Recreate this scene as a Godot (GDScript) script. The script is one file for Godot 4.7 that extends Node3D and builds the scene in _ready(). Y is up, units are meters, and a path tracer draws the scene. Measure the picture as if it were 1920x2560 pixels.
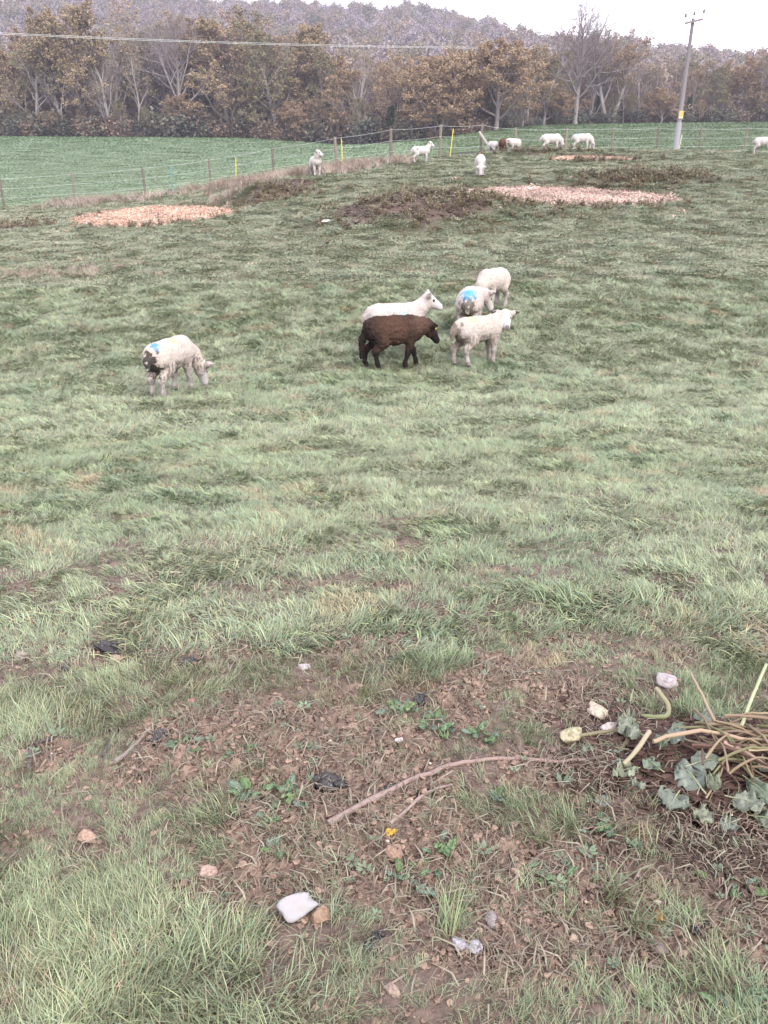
extends Node3D

# ---------------------------------------------------------------- mesh builder
class MB:
	var v := PackedVector3Array()
	var n := PackedVector3Array()
	var c := PackedColorArray()
	var ix := PackedInt32Array()

	func mesh() -> ArrayMesh:
		var a := []
		a.resize(Mesh.ARRAY_MAX)
		a[Mesh.ARRAY_VERTEX] = v
		a[Mesh.ARRAY_NORMAL] = n
		a[Mesh.ARRAY_COLOR] = c
		a[Mesh.ARRAY_INDEX] = ix
		var m := ArrayMesh.new()
		m.add_surface_from_arrays(Mesh.PRIMITIVE_TRIANGLES, a)
		return m

	func smooth() -> void:
		var acc := PackedVector3Array()
		acc.resize(v.size())
		for t in range(0, ix.size(), 3):
			var a := v[ix[t]]
			var f := (v[ix[t + 2]] - a).cross(v[ix[t + 1]] - a)
			acc[ix[t]] += f
			acc[ix[t + 1]] += f
			acc[ix[t + 2]] += f
		n = acc
		for i in n.size():
			n[i] = n[i].normalized() if n[i].length_squared() > 1e-20 else Vector3.UP

	func tube(pts: PackedVector3Array, rad: PackedFloat32Array, sides: int, c0: Color, c1: Color, cap := true) -> void:
		var m := pts.size()
		var start := v.size()
		var dir := (pts[1] - pts[0]).normalized()
		var side := dir.cross(Vector3.UP if absf(dir.y) < 0.9 else Vector3.RIGHT).normalized()
		for i in m:
			var nd := dir
			if i > 0 and i < m - 1:
				nd = (pts[i + 1] - pts[i - 1]).normalized()
			elif i == m - 1:
				nd = (pts[i] - pts[i - 1]).normalized()
			side = (side - nd * side.dot(nd)).normalized()
			dir = nd
			var up := dir.cross(side)
			var col := c0.lerp(c1, float(i) / (m - 1))
			for s in sides:
				var a := TAU * s / sides
				var o := side * cos(a) + up * sin(a)
				v.append(pts[i] + o * rad[i])
				n.append(o)
				c.append(col)
		for i in m - 1:
			for s in sides:
				var p := start + i * sides + s
				var q := start + i * sides + (s + 1) % sides
				ix.append_array([p, p + sides, q, q, p + sides, q + sides])
		if cap and sides > 3:
			for e in 2:
				var row := start + (m - 1 if e == 1 else 0) * sides
				var at := v.size()
				var d := (pts[m - 1] - pts[m - 2]).normalized() if e == 1 else (pts[0] - pts[1]).normalized()
				for s in sides:
					v.append(v[row + s])
					n.append(d)
					c.append(c1 if e == 1 else c0)
				for s in sides - 2:
					if e == 1: ix.append_array([at, at + s + 2, at + s + 1])
					else: ix.append_array([at, at + s + 1, at + s + 2])

	func twig(a: Vector3, b: Vector3, r0: float, r1: float, col: Color) -> void:
		var d := (b - a).normalized()
		var s := d.cross(Vector3(0.31, 0.87, 0.38)).normalized()
		var u := d.cross(s)
		var at := v.size()
		for e in 2:
			var p := a if e == 0 else b
			var r := r0 if e == 0 else r1
			for k in 3:
				var an := TAU * k / 3.0
				var o := s * cos(an) + u * sin(an)
				v.append(p + o * r)
				n.append(o)
				c.append(col)
		for k in 3:
			var q := (k + 1) % 3
			ix.append_array([at + k, at + 3 + k, at + q, at + q, at + 3 + k, at + 3 + q])

	func quad(p: Vector3, a: Vector3, b: Vector3, col: Color) -> void:
		# a leaf: a rhombus, folded a little along its length
		var f := a.cross(b).normalized()
		var at := v.size()
		var fold := f * b.length() * 0.35
		v.append_array([p - a, p + b + fold, p + a, p - b + fold])
		n.append_array([f, (f + b.normalized() * -0.35).normalized(), f, (f + b.normalized() * 0.35).normalized()])
		c.append_array([col, col, col, col])
		ix.append_array([at, at + 1, at + 2, at, at + 2, at + 3])

	func box(center: Vector3, size: Vector3, bas: Basis, col: Color) -> void:
		for ax in 3:
			for sg in [-1.0, 1.0]:
				var nn := Vector3.ZERO
				nn[ax] = sg
				var t := Vector3.ZERO
				t[(ax + 1) % 3] = 1.0
				var b := nn.cross(t)
				var at := v.size()
				for q in [[-1, -1], [1, -1], [1, 1], [-1, 1]]:
					var p: Vector3 = (nn + t * q[0] + b * q[1]) * size * 0.5
					v.append(center + bas * p)
					n.append((bas * nn).normalized())
					c.append(col)
				ix.append_array([at, at + 2, at + 1, at, at + 3, at + 2])


var rng := RandomNumberGenerator.new()
var noise := FastNoiseLite.new()
var fine := FastNoiseLite.new()
var used := {}
var M := {}

func numbered(called: String) -> String:
	if not used.has(called):
		used[called] = 0
		return called
	used[called] += 1
	return "%s_%03d" % [called, used[called]]

func tag(o: Node, label := "", category := "", group := "", kind := "") -> Node:
	if label: o.set_meta("label", label)
	if category: o.set_meta("category", category)
	if group: o.set_meta("group", group)
	if kind: o.set_meta("kind", kind)
	return o

func base(called: String, at := Vector3.ZERO, turn := 0.0) -> Node3D:
	var o := Node3D.new()
	o.name = numbered(called)
	add_child(o)
	o.position = at
	o.rotation.y = turn
	return o

func put(mesh: Mesh, called: String, mat: Material, parent: Node = null) -> MeshInstance3D:
	var o := MeshInstance3D.new()
	o.mesh = mesh
	o.material_override = mat
	if parent == null:
		o.name = numbered(called)
		add_child(o)
	else:
		o.name = called
		parent.add_child(o, true)
	return o

func mat(called: String, rough: float, spec := 0.4, back := Color.BLACK) -> StandardMaterial3D:
	var m := StandardMaterial3D.new()
	m.resource_name = called
	m.vertex_color_use_as_albedo = true
	m.roughness = rough
	m.metallic_specular = spec
	if back != Color.BLACK:
		m.backlight_enabled = true
		m.backlight = back
	M[called] = m
	return m

func noise_tex(freq: float, lo: Color, hi: Color, seed_: int, size := 512, octaves := 5) -> NoiseTexture2D:
	var t := NoiseTexture2D.new()
	t.width = size
	t.height = size
	t.seamless = true
	var f := FastNoiseLite.new()
	f.seed = seed_
	f.frequency = freq
	f.fractal_octaves = octaves
	t.noise = f
	var g := Gradient.new()
	g.set_color(0, lo)
	g.set_color(1, hi)
	t.color_ramp = g
	return t

func textured(m: StandardMaterial3D, tex: Texture2D, scale: float, bump: Texture2D = null, relief := 0.0) -> void:
	m.albedo_texture = tex
	m.uv1_triplanar = true
	m.uv1_world_triplanar = true
	m.uv1_scale = Vector3.ONE * scale
	if bump:
		m.heightmap_enabled = true
		m.heightmap_texture = bump
		m.heightmap_scale = relief

func scatter(parent: Node, called: String, mesh: Mesh, mtl: Material, xf: Array, cols: Array) -> MultiMeshInstance3D:
	var mm := MultiMesh.new()
	mm.transform_format = MultiMesh.TRANSFORM_3D
	mm.use_colors = true
	mm.mesh = mesh
	mm.instance_count = xf.size()
	for i in xf.size():
		mm.set_instance_transform(i, xf[i])
		mm.set_instance_color(i, cols[i])
	var o := MultiMeshInstance3D.new()
	o.multimesh = mm
	o.material_override = mtl
	if parent == null:
		o.name = numbered(called)
		add_child(o)
	else:
		o.name = called
		parent.add_child(o, true)
	o.set_meta("kind", "stuff")
	return o

# ---------------------------------------------------------------- the lie of the land
# heights in metres: one row for each distance d = -z from the gateway, one column for each x
const XS: Array[float] = [-80, -20, -12, -6, 0, 6, 12, 20, 80]
const RD: Array[float] = [-8, 0, 3, 6, 9.5, 11, 14.3, 17, 20, 24, 28, 32, 34, 37, 41, 46, 49, 60, 80, 105, 125, 145]
const RH := [
	[.05, .05, .05, .05, .05, .05, .05, .05, .05],
	[0, 0, 0, 0, 0, 0, 0, 0, 0],
	[0, 0, 0, 0, 0, 0, 0, 0, 0],
	[-.38, -.38, -.38, -.38, -.38, -.38, -.38, -.38, -.38],
	[-.73, -.73, -.73, -.73, -.73, -.73, -.73, -.73, -.73],
	[-.77, -.77, -.77, -.77, -.77, -.77, -.77, -.77, -.77],
	[-.55, -.55, -.52, -.48, -.45, -.43, -.42, -.42, -.42],
	[-.45, -.45, -.4, -.25, -.1, -.05, -.05, -.05, -.05],
	[-.3, -.3, -.2, 0, .27, .35, .35, .35, .35],
	[-.1, -.1, 0, .35, .85, 1, .98, .95, .95],
	[.05, .05, .18, .65, 1.42, 1.62, 1.62, 1.6, 1.6],
	[.2, .2, .38, .95, 1.85, 2.15, 2.2, 2.15, 2.1],
	[.25, .25, .5, 1.15, 2.0, 2.42, 2.42, 2.3, 2.2],
	[.3, .32, .62, 1.35, 2.12, 2.15, 2.3, 2.33, 2.3],
	[.5, .5, .8, 1.5, 2.1, 2.4, 2.44, 2.44, 2.44],
	[.85, .85, 1.1, 1.6, 2.05, 2.6, 2.62, 2.62, 2.62],
	[1.1, 1.1, 1.3, 1.75, 2.2, 2.8, 2.82, 2.82, 2.82],
	[1.9, 1.9, 2.0, 2.3, 2.7, 3.2, 3.3, 3.3, 3.3],
	[3.4, 3.4, 3.3, 3.3, 3.5, 4.1, 4.5, 4.6, 4.6],
	[5.0, 5.0, 4.7, 4.5, 4.7, 5.2, 6.0, 6.4, 6.6],
	[6.2, 6.0, 5.6, 5.2, 5.3, 5.8, 6.8, 7.6, 8.0],
	[6.6, 6.4, 6.0, 5.6, 5.7, 6.2, 7.2, 8.0, 8.4]]
var baked := PackedFloat32Array()
const BX := 101
const BD := 307

func spline(xs: Array, ys: Array, x: float) -> float:
	var n := xs.size()
	if x <= xs[0]: return ys[0]
	if x >= xs[n - 1]: return ys[n - 1]
	var i := 0
	while xs[i + 1] < x: i += 1
	var h: float = xs[i + 1] - xs[i]
	var t: float = (x - xs[i]) / h
	var m0: float = 0.0 if i == 0 else (ys[i + 1] - ys[i - 1]) / (xs[i + 1] - xs[i - 1])
	var m1: float = 0.0 if i + 2 >= n else (ys[i + 2] - ys[i]) / (xs[i + 2] - xs[i])
	var t2 := t * t
	var t3 := t2 * t
	return (2 * t3 - 3 * t2 + 1) * ys[i] + (t3 - 2 * t2 + t) * h * m0 + (3 * t2 - 2 * t3) * ys[i + 1] + (t3 - t2) * h * m1

func bake() -> void:
	baked.resize(BX * BD)
	for k in BX:
		var x := -100.0 + 2.0 * k
		var ys := []
		for r in RH: ys.append(spline(XS, r, x))
		for j in BD:
			baked[j * BX + k] = spline(RD, ys, -8.0 + 0.5 * j)

func macro(x: float, d: float) -> float:
	var fx := clampf((x + 100.0) / 2.0, 0, BX - 1.001)
	var fd := clampf((d + 8.0) / 0.5, 0, BD - 1.001)
	var i := int(fx)
	var j := int(fd)
	fx -= i
	fd -= j
	var o := j * BX + i
	return lerpf(lerpf(baked[o], baked[o + 1], fx), lerpf(baked[o + BX], baked[o + BX + 1], fx), fd)

# soft-edged ellipse: 1 inside, 0 outside
func oval(x: float, d: float, cx: float, cd: float, rx: float, rd: float, turn := 0.0, soft := 0.35) -> float:
	var px := x - cx
	var pd := d - cd
	if absf(px) > 1.6 * maxf(rx, rd) or absf(pd) > 1.6 * maxf(rx, rd): return 0.0
	var c := cos(turn)
	var s := sin(turn)
	var a := (px * c + pd * s) / rx
	var b := (-px * s + pd * c) / rd
	return 1.0 - smoothstep(1.0 - soft, 1.0 + soft, sqrt(a * a + b * b))

# [centre x, centre d, radius x, radius d, turn]
const PITS := [[-6.65, 26.6, 2.4, 2.5, -0.2], [4.85, 24.9, 3.15, 1.5, -0.1], [7.3, 31.7, 1.55, 0.75, -0.1]]
const BEDS := [[0.45, 0.067], [1.02, 0.15], [2.08, 0.13]]
const BARE := [[-0.12, 2.02, 0.34, 0.30], [-0.50, 2.18, 0.26, 0.22], [0.02, 1.66, 0.34, 0.20], [-0.22, 1.75, 0.22, 0.16], [0.38, 1.58, 0.26, 0.20], [0.62, 1.62, 0.22, 0.16], [0.88, 1.72, 0.22, 0.24], [0.62, 2.34, 0.20, 0.16], [0.40, 2.50, 0.14, 0.14], [-0.02, 2.68, 0.18, 0.10],
	[0.55, 1.98, 0.2, 0.14], [-1.0, 2.1, 0.10, 0.08], [0.30, 1.40, 0.20, 0.08], [0.26, 2.32, 0.08, 0.2], [0.85, 2.2, 0.26, 0.12], [-0.36, 1.58, 0.16, 0.08], [0.95, 1.45, 0.2, 0.12], [0.45, 1.42, 0.3, 0.1], [-0.68, 1.98, 0.14, 0.1], [0.16, 3.0, 0.1, 0.08], [0.7, 2.75, 0.12, 0.06], [-0.6, 2.62, 0.12, 0.06], [-0.2, 3.3, 0.3, 0.05]]

func bare(x: float, d: float) -> float:
	var b := 0.0
	if d < 3.6 and d > 1.0:
		for e in BARE:
			b = maxf(b, oval(x, d, e[0], e[1], e[2], e[3], 0.0, 0.45))
		b += noise.get_noise_2d(x * 70.0, d * 70.0) * 0.75 + fine.get_noise_2d(x * 9.0, d * 9.0) * 0.35
		b = clampf((b - 0.42) * 3.0, 0, 1)
	return b

func chips(x: float, d: float) -> float:
	if d < 20 or d > 36: return 0.0
	var b := 0.0
	for e in PITS:
		b = maxf(b, oval(x, d, e[0], e[1], e[2], e[3], e[4], 0.06 + 0.05 * noise.get_noise_2d(x * 20, d * 20)))
	return b

# bare earth of the spoil heaps
func spoil(x: float, d: float) -> float:
	if d < 18 or d > 37: return 0.0
	var b := oval(x, d, 0.6, 22.0, 1.8, 1.3, 0.1, 0.5)
	b = maxf(b, 0.85 * oval(x, d, 2.7, 22.6, 1.1, 0.45, 0.1, 0.5))
	b = maxf(b, oval(x, d, -3.6, 27.2, 2.0, 0.65, 0.78, 0.5))
	b = maxf(b, 0.9 * oval(x, d, -11.6, 26.6, 1.9, 0.8, -0.6, 0.5))
	b = maxf(b, 0.55 * oval(x, d, 5.9, 32.9, 1.1, 0.3, 0.0, 0.5))
	b = maxf(b, 0.55 * oval(x, d, 6.9, 26.7, 1.5, 0.4, -0.25, 0.5))
	if b > 0.0:
		b += noise.get_noise_2d(x * 14.0, d * 14.0) * 0.55
	return clampf((b - 0.35) * 3.0, 0, 1)

func height(x: float, d: float) -> float:
	var y := macro(x, d)
	if d > 16 and d < 40:
		# woodchip beds lie sunk into the slope with a low bank round them
		y += 0.46 * oval(x, d, 0.8, 22.3, 2.1, 1.5, 0.1, 0.75)
		y += 0.10 * oval(x, d, 2.9, 22.3, 1.2, 0.6, 0.1, 0.8)
		y += 0.36 * oval(x, d, -3.7, 28.6, 2.4, 1.1, 0.78, 0.7)
		y += 0.2 * oval(x, d, 7.3, 27.4, 2.4, 0.7, -0.2, 0.8)
		y += 0.05 * oval(x, d, 6.2, 33.2, 1.6, 0.5, 0.0, 0.8)
		for i in 3:
			var e: Array = PITS[i]
			var inside := oval(x, d, e[0], e[1], e[2] * 1.12, e[3] * 1.12, e[4], 0.14)
			if inside > 0.0: y = lerpf(y, BEDS[i][0] + BEDS[i][1] * (d - e[1]), inside)
	if d < 60:
		y += noise.get_noise_2d(x * 6.0, d * 6.0) * 0.05
	if d < 5:
		y += fine.get_noise_2d(x * 2.6, d * 2.6) * 0.012 + fine.get_noise_2d(x * 14.0, d * 14.0) * 0.007
	return y

func ground(x: float, z: float) -> Vector3:
	return Vector3(x, height(x, -z), z)

# where the paddock ends: the fence line
const FENCE := [[-18.2, 36.3], [-15.06, 35.4], [-12.3, 35.6], [-9.2, 34.6], [-6.8, 35.4], [-4.3, 35.4], [-1.8, 34.7], [.26, 34.6], [2.1, 34.3], [3.75, 35.6], [5.3, 36.8], [7.6, 38.3], [9.8, 39.4], [12.0, 40.2], [14.1, 40.9], [16.3, 41.4], [18.6, 41.8]]

func fence_d(x: float) -> float:
	var n := FENCE.size()
	if x <= FENCE[0][0]: return 36.3
	for i in n - 1:
		if x <= FENCE[i + 1][0]:
			return lerpf(FENCE[i][1], FENCE[i + 1][1], (x - FENCE[i][0]) / (FENCE[i + 1][0] - FENCE[i][0]))
	return 41.8

# 0 pasture, 1 meadow beyond the fence, 2 lane, 3 verge bank, 4 winter crop field, 5 woodland floor
func wood_d(x: float) -> float:
	return spline([-80.0, -52.0, -20.0, -8.0, 0.0, 8.0, 17.0, 26.0, 40.0, 80.0], [128.0, 126.0, 124.0, 121.0, 112.0, 106.0, 114.0, 124.0, 127.0, 129.0], x)

func region(x: float, d: float) -> int:
	if d > wood_d(x): return 5
	if d < fence_d(x) + 0.2: return 0
	var lane := x > 3.0 + (d - 46.0) * 0.1
	if x > 5.0 and d > 43.6 and d < 47.2: return 2
	if x > 3.0 and d >= 47.2 and d < 48.8: return 3
	if d >= 48.8 and x > 1.5 + (d - 48.8) * 0.06: return 4
	return 1

func build_ground() -> void:
	var rows := PackedFloat32Array()
	var d := -7.0
	while d < 147.0:
		rows.append(d)
		if d < 0.9: d += 0.4
		elif d < 3.4: d += 0.016
		else: d *= 1.0 + clampf((d - 3.4) * 0.004 + 0.006, 0.006, 0.014)
	var cols := 330
	var pos := PackedVector3Array()
	var col := PackedColorArray()
	var nr := rows.size()
	pos.resize(nr * cols)
	col.resize(nr * cols)
	for j in nr:
		var dd := rows[j]
		var half := 2.2 + maxf(dd, 0.0) * 0.72
		for i in cols:
			var t := 2.0 * i / (cols - 1) - 1.0
			# columns crowd towards the middle of each row
			var x := half * (0.62 * t + 0.38 * t * t * t)
			var y := height(x, dd)
			var b := bare(x, dd)
			var k: Color
			if dd < 45:
				var g := noise.get_noise_2d(x * 9.0, dd * 9.0)
				k = Color(.20, .18, .13).lerp(Color(.16, .18, .115), 0.5 + g)
				if dd < 7.0: k = k.lerp(Color(.19, .14, .115), clampf((7.0 - dd) * 0.3 + g, 0, 1))
				var s := spoil(x, dd)
				var w := chips(x, dd)
				if b > 0.0:
					var e := fine.get_noise_2d(x * 7.0 + 40.0, dd * 7.0)
					var soil := Color(.42, .30, .235).lerp(Color(.235, .165, .13), clampf(0.5 + e * 1.6, 0, 1))
					soil = soil.lerp(Color(.07, .045, .036), 0.85 * oval(x, dd, 0.86, 1.95, 0.33, 0.42, 0.0, 0.5))
					k = k.lerp(soil, b)
					y += b * (absf(fine.get_noise_2d(x * 16.0, dd * 16.0)) * 0.036 + fine.get_noise_2d(x * 50.0, dd * 50.0) * 0.012 - 0.016)
				if s > 0.0:
					k = k.lerp(Color(.085, .06, .052).lerp(Color(.15, .105, .09), clampf(0.5 + g * 2.0, 0, 1)), s)
					y += s * fine.get_noise_2d(x * 4.0, dd * 4.0) * 0.05
				if w > 0.0: k = k.lerp(Color(.25, .165, .13), w)
			else:
				k = Color(.10, .12, .06)
			pos[j * cols + i] = Vector3(x, y, -dd)
			col[j * cols + i] = k
	var parts := []
	for r in 6: parts.append({})
	var builders := []
	for r in 6: builders.append(MB.new())
	for j in nr - 1:
		for i in cols - 1:
			var o := j * cols + i
			var mid := (pos[o] + pos[o + cols + 1]) * 0.5
			var r := region(mid.x, -mid.z)
			var mb: MB = builders[r]
			var map: Dictionary = parts[r]
			var q := [o, o + 1, o + cols + 1, o + cols]
			var w := []
			for p in q:
				if not map.has(p):
					map[p] = mb.v.size()
					mb.v.append(pos[p])
					var kk := col[p]
					if r == 1: kk = Color(.15, .20, .115)
					elif r == 2: kk = Color(.30, .29, .29)
					elif r == 3: kk = Color(.05, .055, .03)
					elif r == 4: kk = Color(.115, .16, .08)
					elif r == 5: kk = Color(.06, .048, .035)
					mb.c.append(kk)
				w.append(map[p])
			mb.ix.append_array([w[0], w[2], w[1], w[0], w[3], w[2]])
	var names := ["pasture", "meadow", "lane", "verge", "crop_field", "woodland_floor"]
	var mats := [M.soil, M.turf, M.lane, M.turf, M.crop, M.soil]
	for r in 6:
		builders[r].smooth()
		tag(put(builders[r].mesh(), names[r], mats[r]), "", "", "", "structure")

# ---------------------------------------------------------------- wooded hill behind
func ridge(x: float) -> float:
	return spline([-700.0, -330.0, -224.0, -135.0, -60.0, 23.0, 91.0, 149.0, 224.0, 330.0, 700.0], [112.0, 106.0, 98.0, 91.0, 86.5, 82.0, 73.0, 63.0, 56.5, 52.0, 50.0], x)

func hill_h(x: float, d: float) -> float:
	var t := clampf((d - 140.0) / 420.0, 0, 1)
	var y := lerpf(6.5 + macro(x, 145.0) * 0.0, ridge(x), pow(t, 1.25))
	if d > 560: y -= (d - 560) * 0.12
	return y + noise.get_noise_2d(x * 0.35, d * 0.35) * 5.0 * t

func build_hill() -> void:
	var mb := MB.new()
	var nx := 90
	var nd := 60
	for j in nd:
		var d := 144.0 + (760.0 - 144.0) * j / (nd - 1)
		for i in nx:
			var x := (2.0 * i / (nx - 1) - 1.0) * (150.0 + d * 0.85)
			mb.v.append(Vector3(x, hill_h(x, d), -d))
			mb.c.append(Color(.075, .085, .045).lerp(Color(.09, .11, .05), 0.5 + noise.get_noise_2d(x, d)))
	for j in nd - 1:
		for i in nx - 1:
			var o := j * nx + i
			mb.ix.append_array([o, o + nx + 1, o + 1, o, o + nx, o + nx + 1])
	mb.smooth()
	tag(put(mb.mesh(), "hill", M.turf), "", "", "", "structure")

# ---------------------------------------------------------------- trees
# kind: 0 russet oak, 1 bare ash, 2 olive and brown mixed, 3 pale slender, 4 low spreading hawthorn
func grow(wood: MB, crown: MB, g: RandomNumberGenerator, p: Vector3, dir: Vector3, ln: float, r: float, lv: int, k: Dictionary) -> void:
	var segs: int = [8, 5, 3, 2, 1][lv]
	if lv == k.last:
		var b := p + dir * ln
		var col: Color = k.twig
		col = col.lerp(k.bark, g.randf() * 0.5)
		crown.twig(p, b, r, r * 0.35, col)
		if g.randf() < k.leafy:
			for q in k.leaves:
				var at := p.lerp(b, g.randf_range(0.3, 1.15)) + Vector3(g.randfn(), g.randfn(), g.randfn()) * 0.10
				var a := Vector3(g.randfn(), g.randfn() * 0.7, g.randfn()).normalized()
				var u := a.cross(Vector3(g.randfn(), g.randfn(), g.randfn())).normalized()
				var s: float = k.leaf_size * g.randf_range(0.6, 1.25)
				var pal: Array = k.palette
				crown.quad(at, a * s, u * s * 0.55, pal[g.randi() % pal.size()].lerp(pal[0], g.randf() * 0.6))
		return
	var pts := PackedVector3Array([p])
	var rad := PackedFloat32Array([r])
	var dd := dir
	var q := p
	for i in segs:
		var wob: float = k.wander * (0.45 if lv == 0 else 1.0)
		dd = (dd + Vector3(g.randfn(), g.randfn() * 0.6, g.randfn()) * wob + Vector3.UP * k.up * (0.2 if lv == 0 else 1.0)).normalized()
		q += dd * ln / segs
		pts.append(q)
		rad.append(lerpf(r, r * (0.45 if lv == 0 else 0.35), float(i + 1) / segs))
	if lv == 0:
		rad[0] = r * 1.45
	if lv <= 1: wood.tube(pts, rad, 7 if lv == 0 else 5, k.bark, k.bark.lerp(k.twig, 0.4 * lv + 0.2), false)
	elif lv == 2: wood.tube(pts, rad, 4, k.bark.lerp(k.twig, 0.4), k.twig, false)
	else:
		for i in segs: crown.twig(pts[i], pts[i + 1], rad[i], rad[i + 1], k.twig)
	var n: int = k.kids[lv]
	var t0: float = k.clear if lv == 0 else 0.25
	for i in n:
		var t := lerpf(t0, 1.0, (i + g.randf()) / n)
		var f := t * segs
		var s := mini(int(f), segs - 1)
		var at := pts[s].lerp(pts[s + 1], f - s)
		var along := (pts[s + 1] - pts[s]).normalized()
		var az := i * 2.4 + g.randf() * 1.2
		var side := along.cross(Vector3(cos(az), 0.2, sin(az))).normalized()
		var ang: float = g.randf_range(k.spread * 0.65, k.spread * 1.15) * (1.0 if lv > 0 else lerpf(1.15, 0.55, t))
		var nd := along.rotated(side, ang)
		var cl: float = ln * k.ratio[lv] * g.randf_range(0.75, 1.2) * (lerpf(1.1, 0.6, t) if lv == 0 else lerpf(1.0, 0.6, t))
		grow(wood, crown, g, at, nd, cl, maxf(rad[s] * 0.55, 0.006), lv + 1, k)

var tree_mesh := []

func make_tree_kind(seed_: int, h: float, k: Dictionary) -> void:
	var g := RandomNumberGenerator.new()
	g.seed = seed_
	var wood := MB.new()
	var crown := MB.new()
	var stems: int = k.get("stems", 1)
	for s in stems:
		var lean := Vector3(g.randfn() * 0.07, 1, g.randfn() * 0.07) if stems == 1 else Vector3(-0.22 + 0.44 * s, 1, g.randfn() * 0.1)
		grow(wood, crown, g, Vector3((s - (stems - 1) * 0.5) * 0.4, -0.4, 0), lean.normalized(), h * k.trunk, h * k.girth, 0, k)
	if k.has("ivy"):
		for i in 900:
			var y: float = g.randf() * h * k.ivy
			var a := g.randf() * TAU
			var rr: float = (h * k.girth * 1.2 + 0.12) * g.randf_range(0.8, 1.5)
			var o := Vector3(cos(a), g.randf() * 0.4, sin(a))
			crown.quad(Vector3(cos(a) * rr, y, sin(a) * rr), o.cross(Vector3.UP).normalized() * 0.16, Vector3.UP * 0.12 + o * 0.05, Color(.022, .045, .02).lerp(Color(.045, .07, .03), g.randf()))
	var top := 0.0
	for p in crown.v: top = maxf(top, p.y)
	tree_mesh.append([wood.mesh(), crown.mesh(), top])

func make_trees() -> void:
	var oak := [Color(.30, .205, .13), Color(.36, .255, .165), Color(.23, .155, .105), Color(.27, .225, .14)]
	var gold := [Color(0.302, 0.230, 0.140), Color(0.358, 0.269, 0.168), Color(0.224, 0.196, 0.123), Color(0.280, 0.185, 0.123)]
	var olive := [Color(0.213, 0.185, 0.112), Color(0.146, 0.157, 0.090), Color(0.291, 0.213, 0.123), Color(0.112, 0.123, 0.067)]
	var ash := Color(.235, .21, .205)
	var dark := Color(.13, .115, .105)
	var pale := Color(.31, .285, .28)
	var twig := Color(.235, .185, .18)
	# 0, 1 russet oaks
	make_tree_kind(11, 13.0, {"last": 4, "kids": [13, 7, 6, 6], "ratio": [.52, .55, .5, .42], "clear": .13, "spread": .95, "wander": .16, "up": .06, "trunk": .72, "girth": .020, "bark": ash.darkened(.25), "twig": twig, "leafy": .85, "leaves": 5, "leaf_size": 0.116, "palette": oak})
	make_tree_kind(23, 13.0, {"last": 4, "kids": [13, 7, 6, 6], "ratio": [.48, .55, .5, .42], "clear": .1, "spread": .9, "wander": .18, "up": .05, "trunk": .76, "girth": .018, "bark": dark, "twig": twig, "leafy": .8, "leaves": 5, "leaf_size": 0.116, "palette": gold})
	# 2, 3 bare ash
	make_tree_kind(37, 14.0, {"last": 4, "kids": [13, 9, 7, 8], "ratio": [1.0, .6, .48, .42], "clear": .36, "spread": 1.0, "wander": .14, "up": .09, "trunk": .5, "girth": .019, "bark": ash, "twig": Color(.24, .20, .205), "leafy": .0, "leaves": 0, "leaf_size": .1, "palette": oak})
	make_tree_kind(41, 14.0, {"last": 4, "kids": [11, 8, 7, 7], "ratio": [.55, .55, .5, .42], "clear": .13, "spread": .75, "wander": .15, "up": .10, "trunk": .7, "girth": .018, "bark": pale, "twig": Color(.25, .205, .21), "leafy": .12, "leaves": 1, "leaf_size": .15, "palette": olive})
	# 4, 5 mixed, half bare
	make_tree_kind(53, 13.0, {"last": 4, "kids": [13, 7, 6, 6], "ratio": [.48, .55, .5, .42], "clear": .12, "spread": .85, "wander": .17, "up": .08, "trunk": .75, "girth": .017, "bark": ash, "twig": twig, "leafy": .6, "leaves": 4, "leaf_size": 0.109, "palette": olive})
	make_tree_kind(61, 13.0, {"last": 4, "kids": [13, 7, 6, 6], "ratio": [.46, .55, .5, .42], "clear": .12, "spread": .85, "wander": .17, "up": .08, "trunk": .78, "girth": .017, "bark": dark, "twig": twig, "leafy": .45, "leaves": 3, "leaf_size": 0.109, "palette": oak, "ivy": .4})
	# 6 slender pale stems
	make_tree_kind(71, 13.0, {"last": 4, "kids": [14, 6, 6, 6], "ratio": [.34, .55, .5, .42], "clear": .3, "spread": .65, "wander": .12, "up": .12, "trunk": .9, "girth": .012, "bark": pale, "twig": Color(.25, .21, .2), "leafy": .25, "leaves": 1, "leaf_size": .16, "palette": gold})
	# 7 low spreading
	make_tree_kind(83, 8.0, {"last": 4, "kids": [13, 7, 6, 7], "ratio": [.85, .55, .5, .42], "clear": .13, "spread": 1.05, "wander": .2, "up": .04, "trunk": .62, "girth": .026, "bark": ash, "twig": twig, "leafy": .8, "leaves": 5, "leaf_size": 0.095, "palette": oak})
	# 8 twin pale stems
	make_tree_kind(97, 13.0, {"last": 4, "kids": [9, 7, 7, 7], "ratio": [.55, .55, .5, .42], "clear": .3, "spread": .8, "wander": .15, "up": .08, "trunk": .72, "girth": .026, "bark": Color(.36, .34, .33), "twig": twig, "leafy": .4, "leaves": 3, "leaf_size": 0.109, "palette": oak, "stems": 2})

func plant_tree(kind: int, x: float, d: float, h: float, label: String, group := "", turn := -1.0, called := "tree") -> Node3D:
	var t: Array = tree_mesh[kind]
	var s: float = h / t[2]
	var o := base(called, Vector3(x, macro(x, d), -d), rng.randf() * TAU if turn < 0 else turn)
	o.scale = Vector3(s * rng.randf_range(0.95, 1.2), s, s * rng.randf_range(0.95, 1.2))
	put(t[0], "trunk", M.bark, o)
	put(t[1], "crown", M.leaf, o)
	tag(o, label, "tree", group)
	return o

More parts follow.
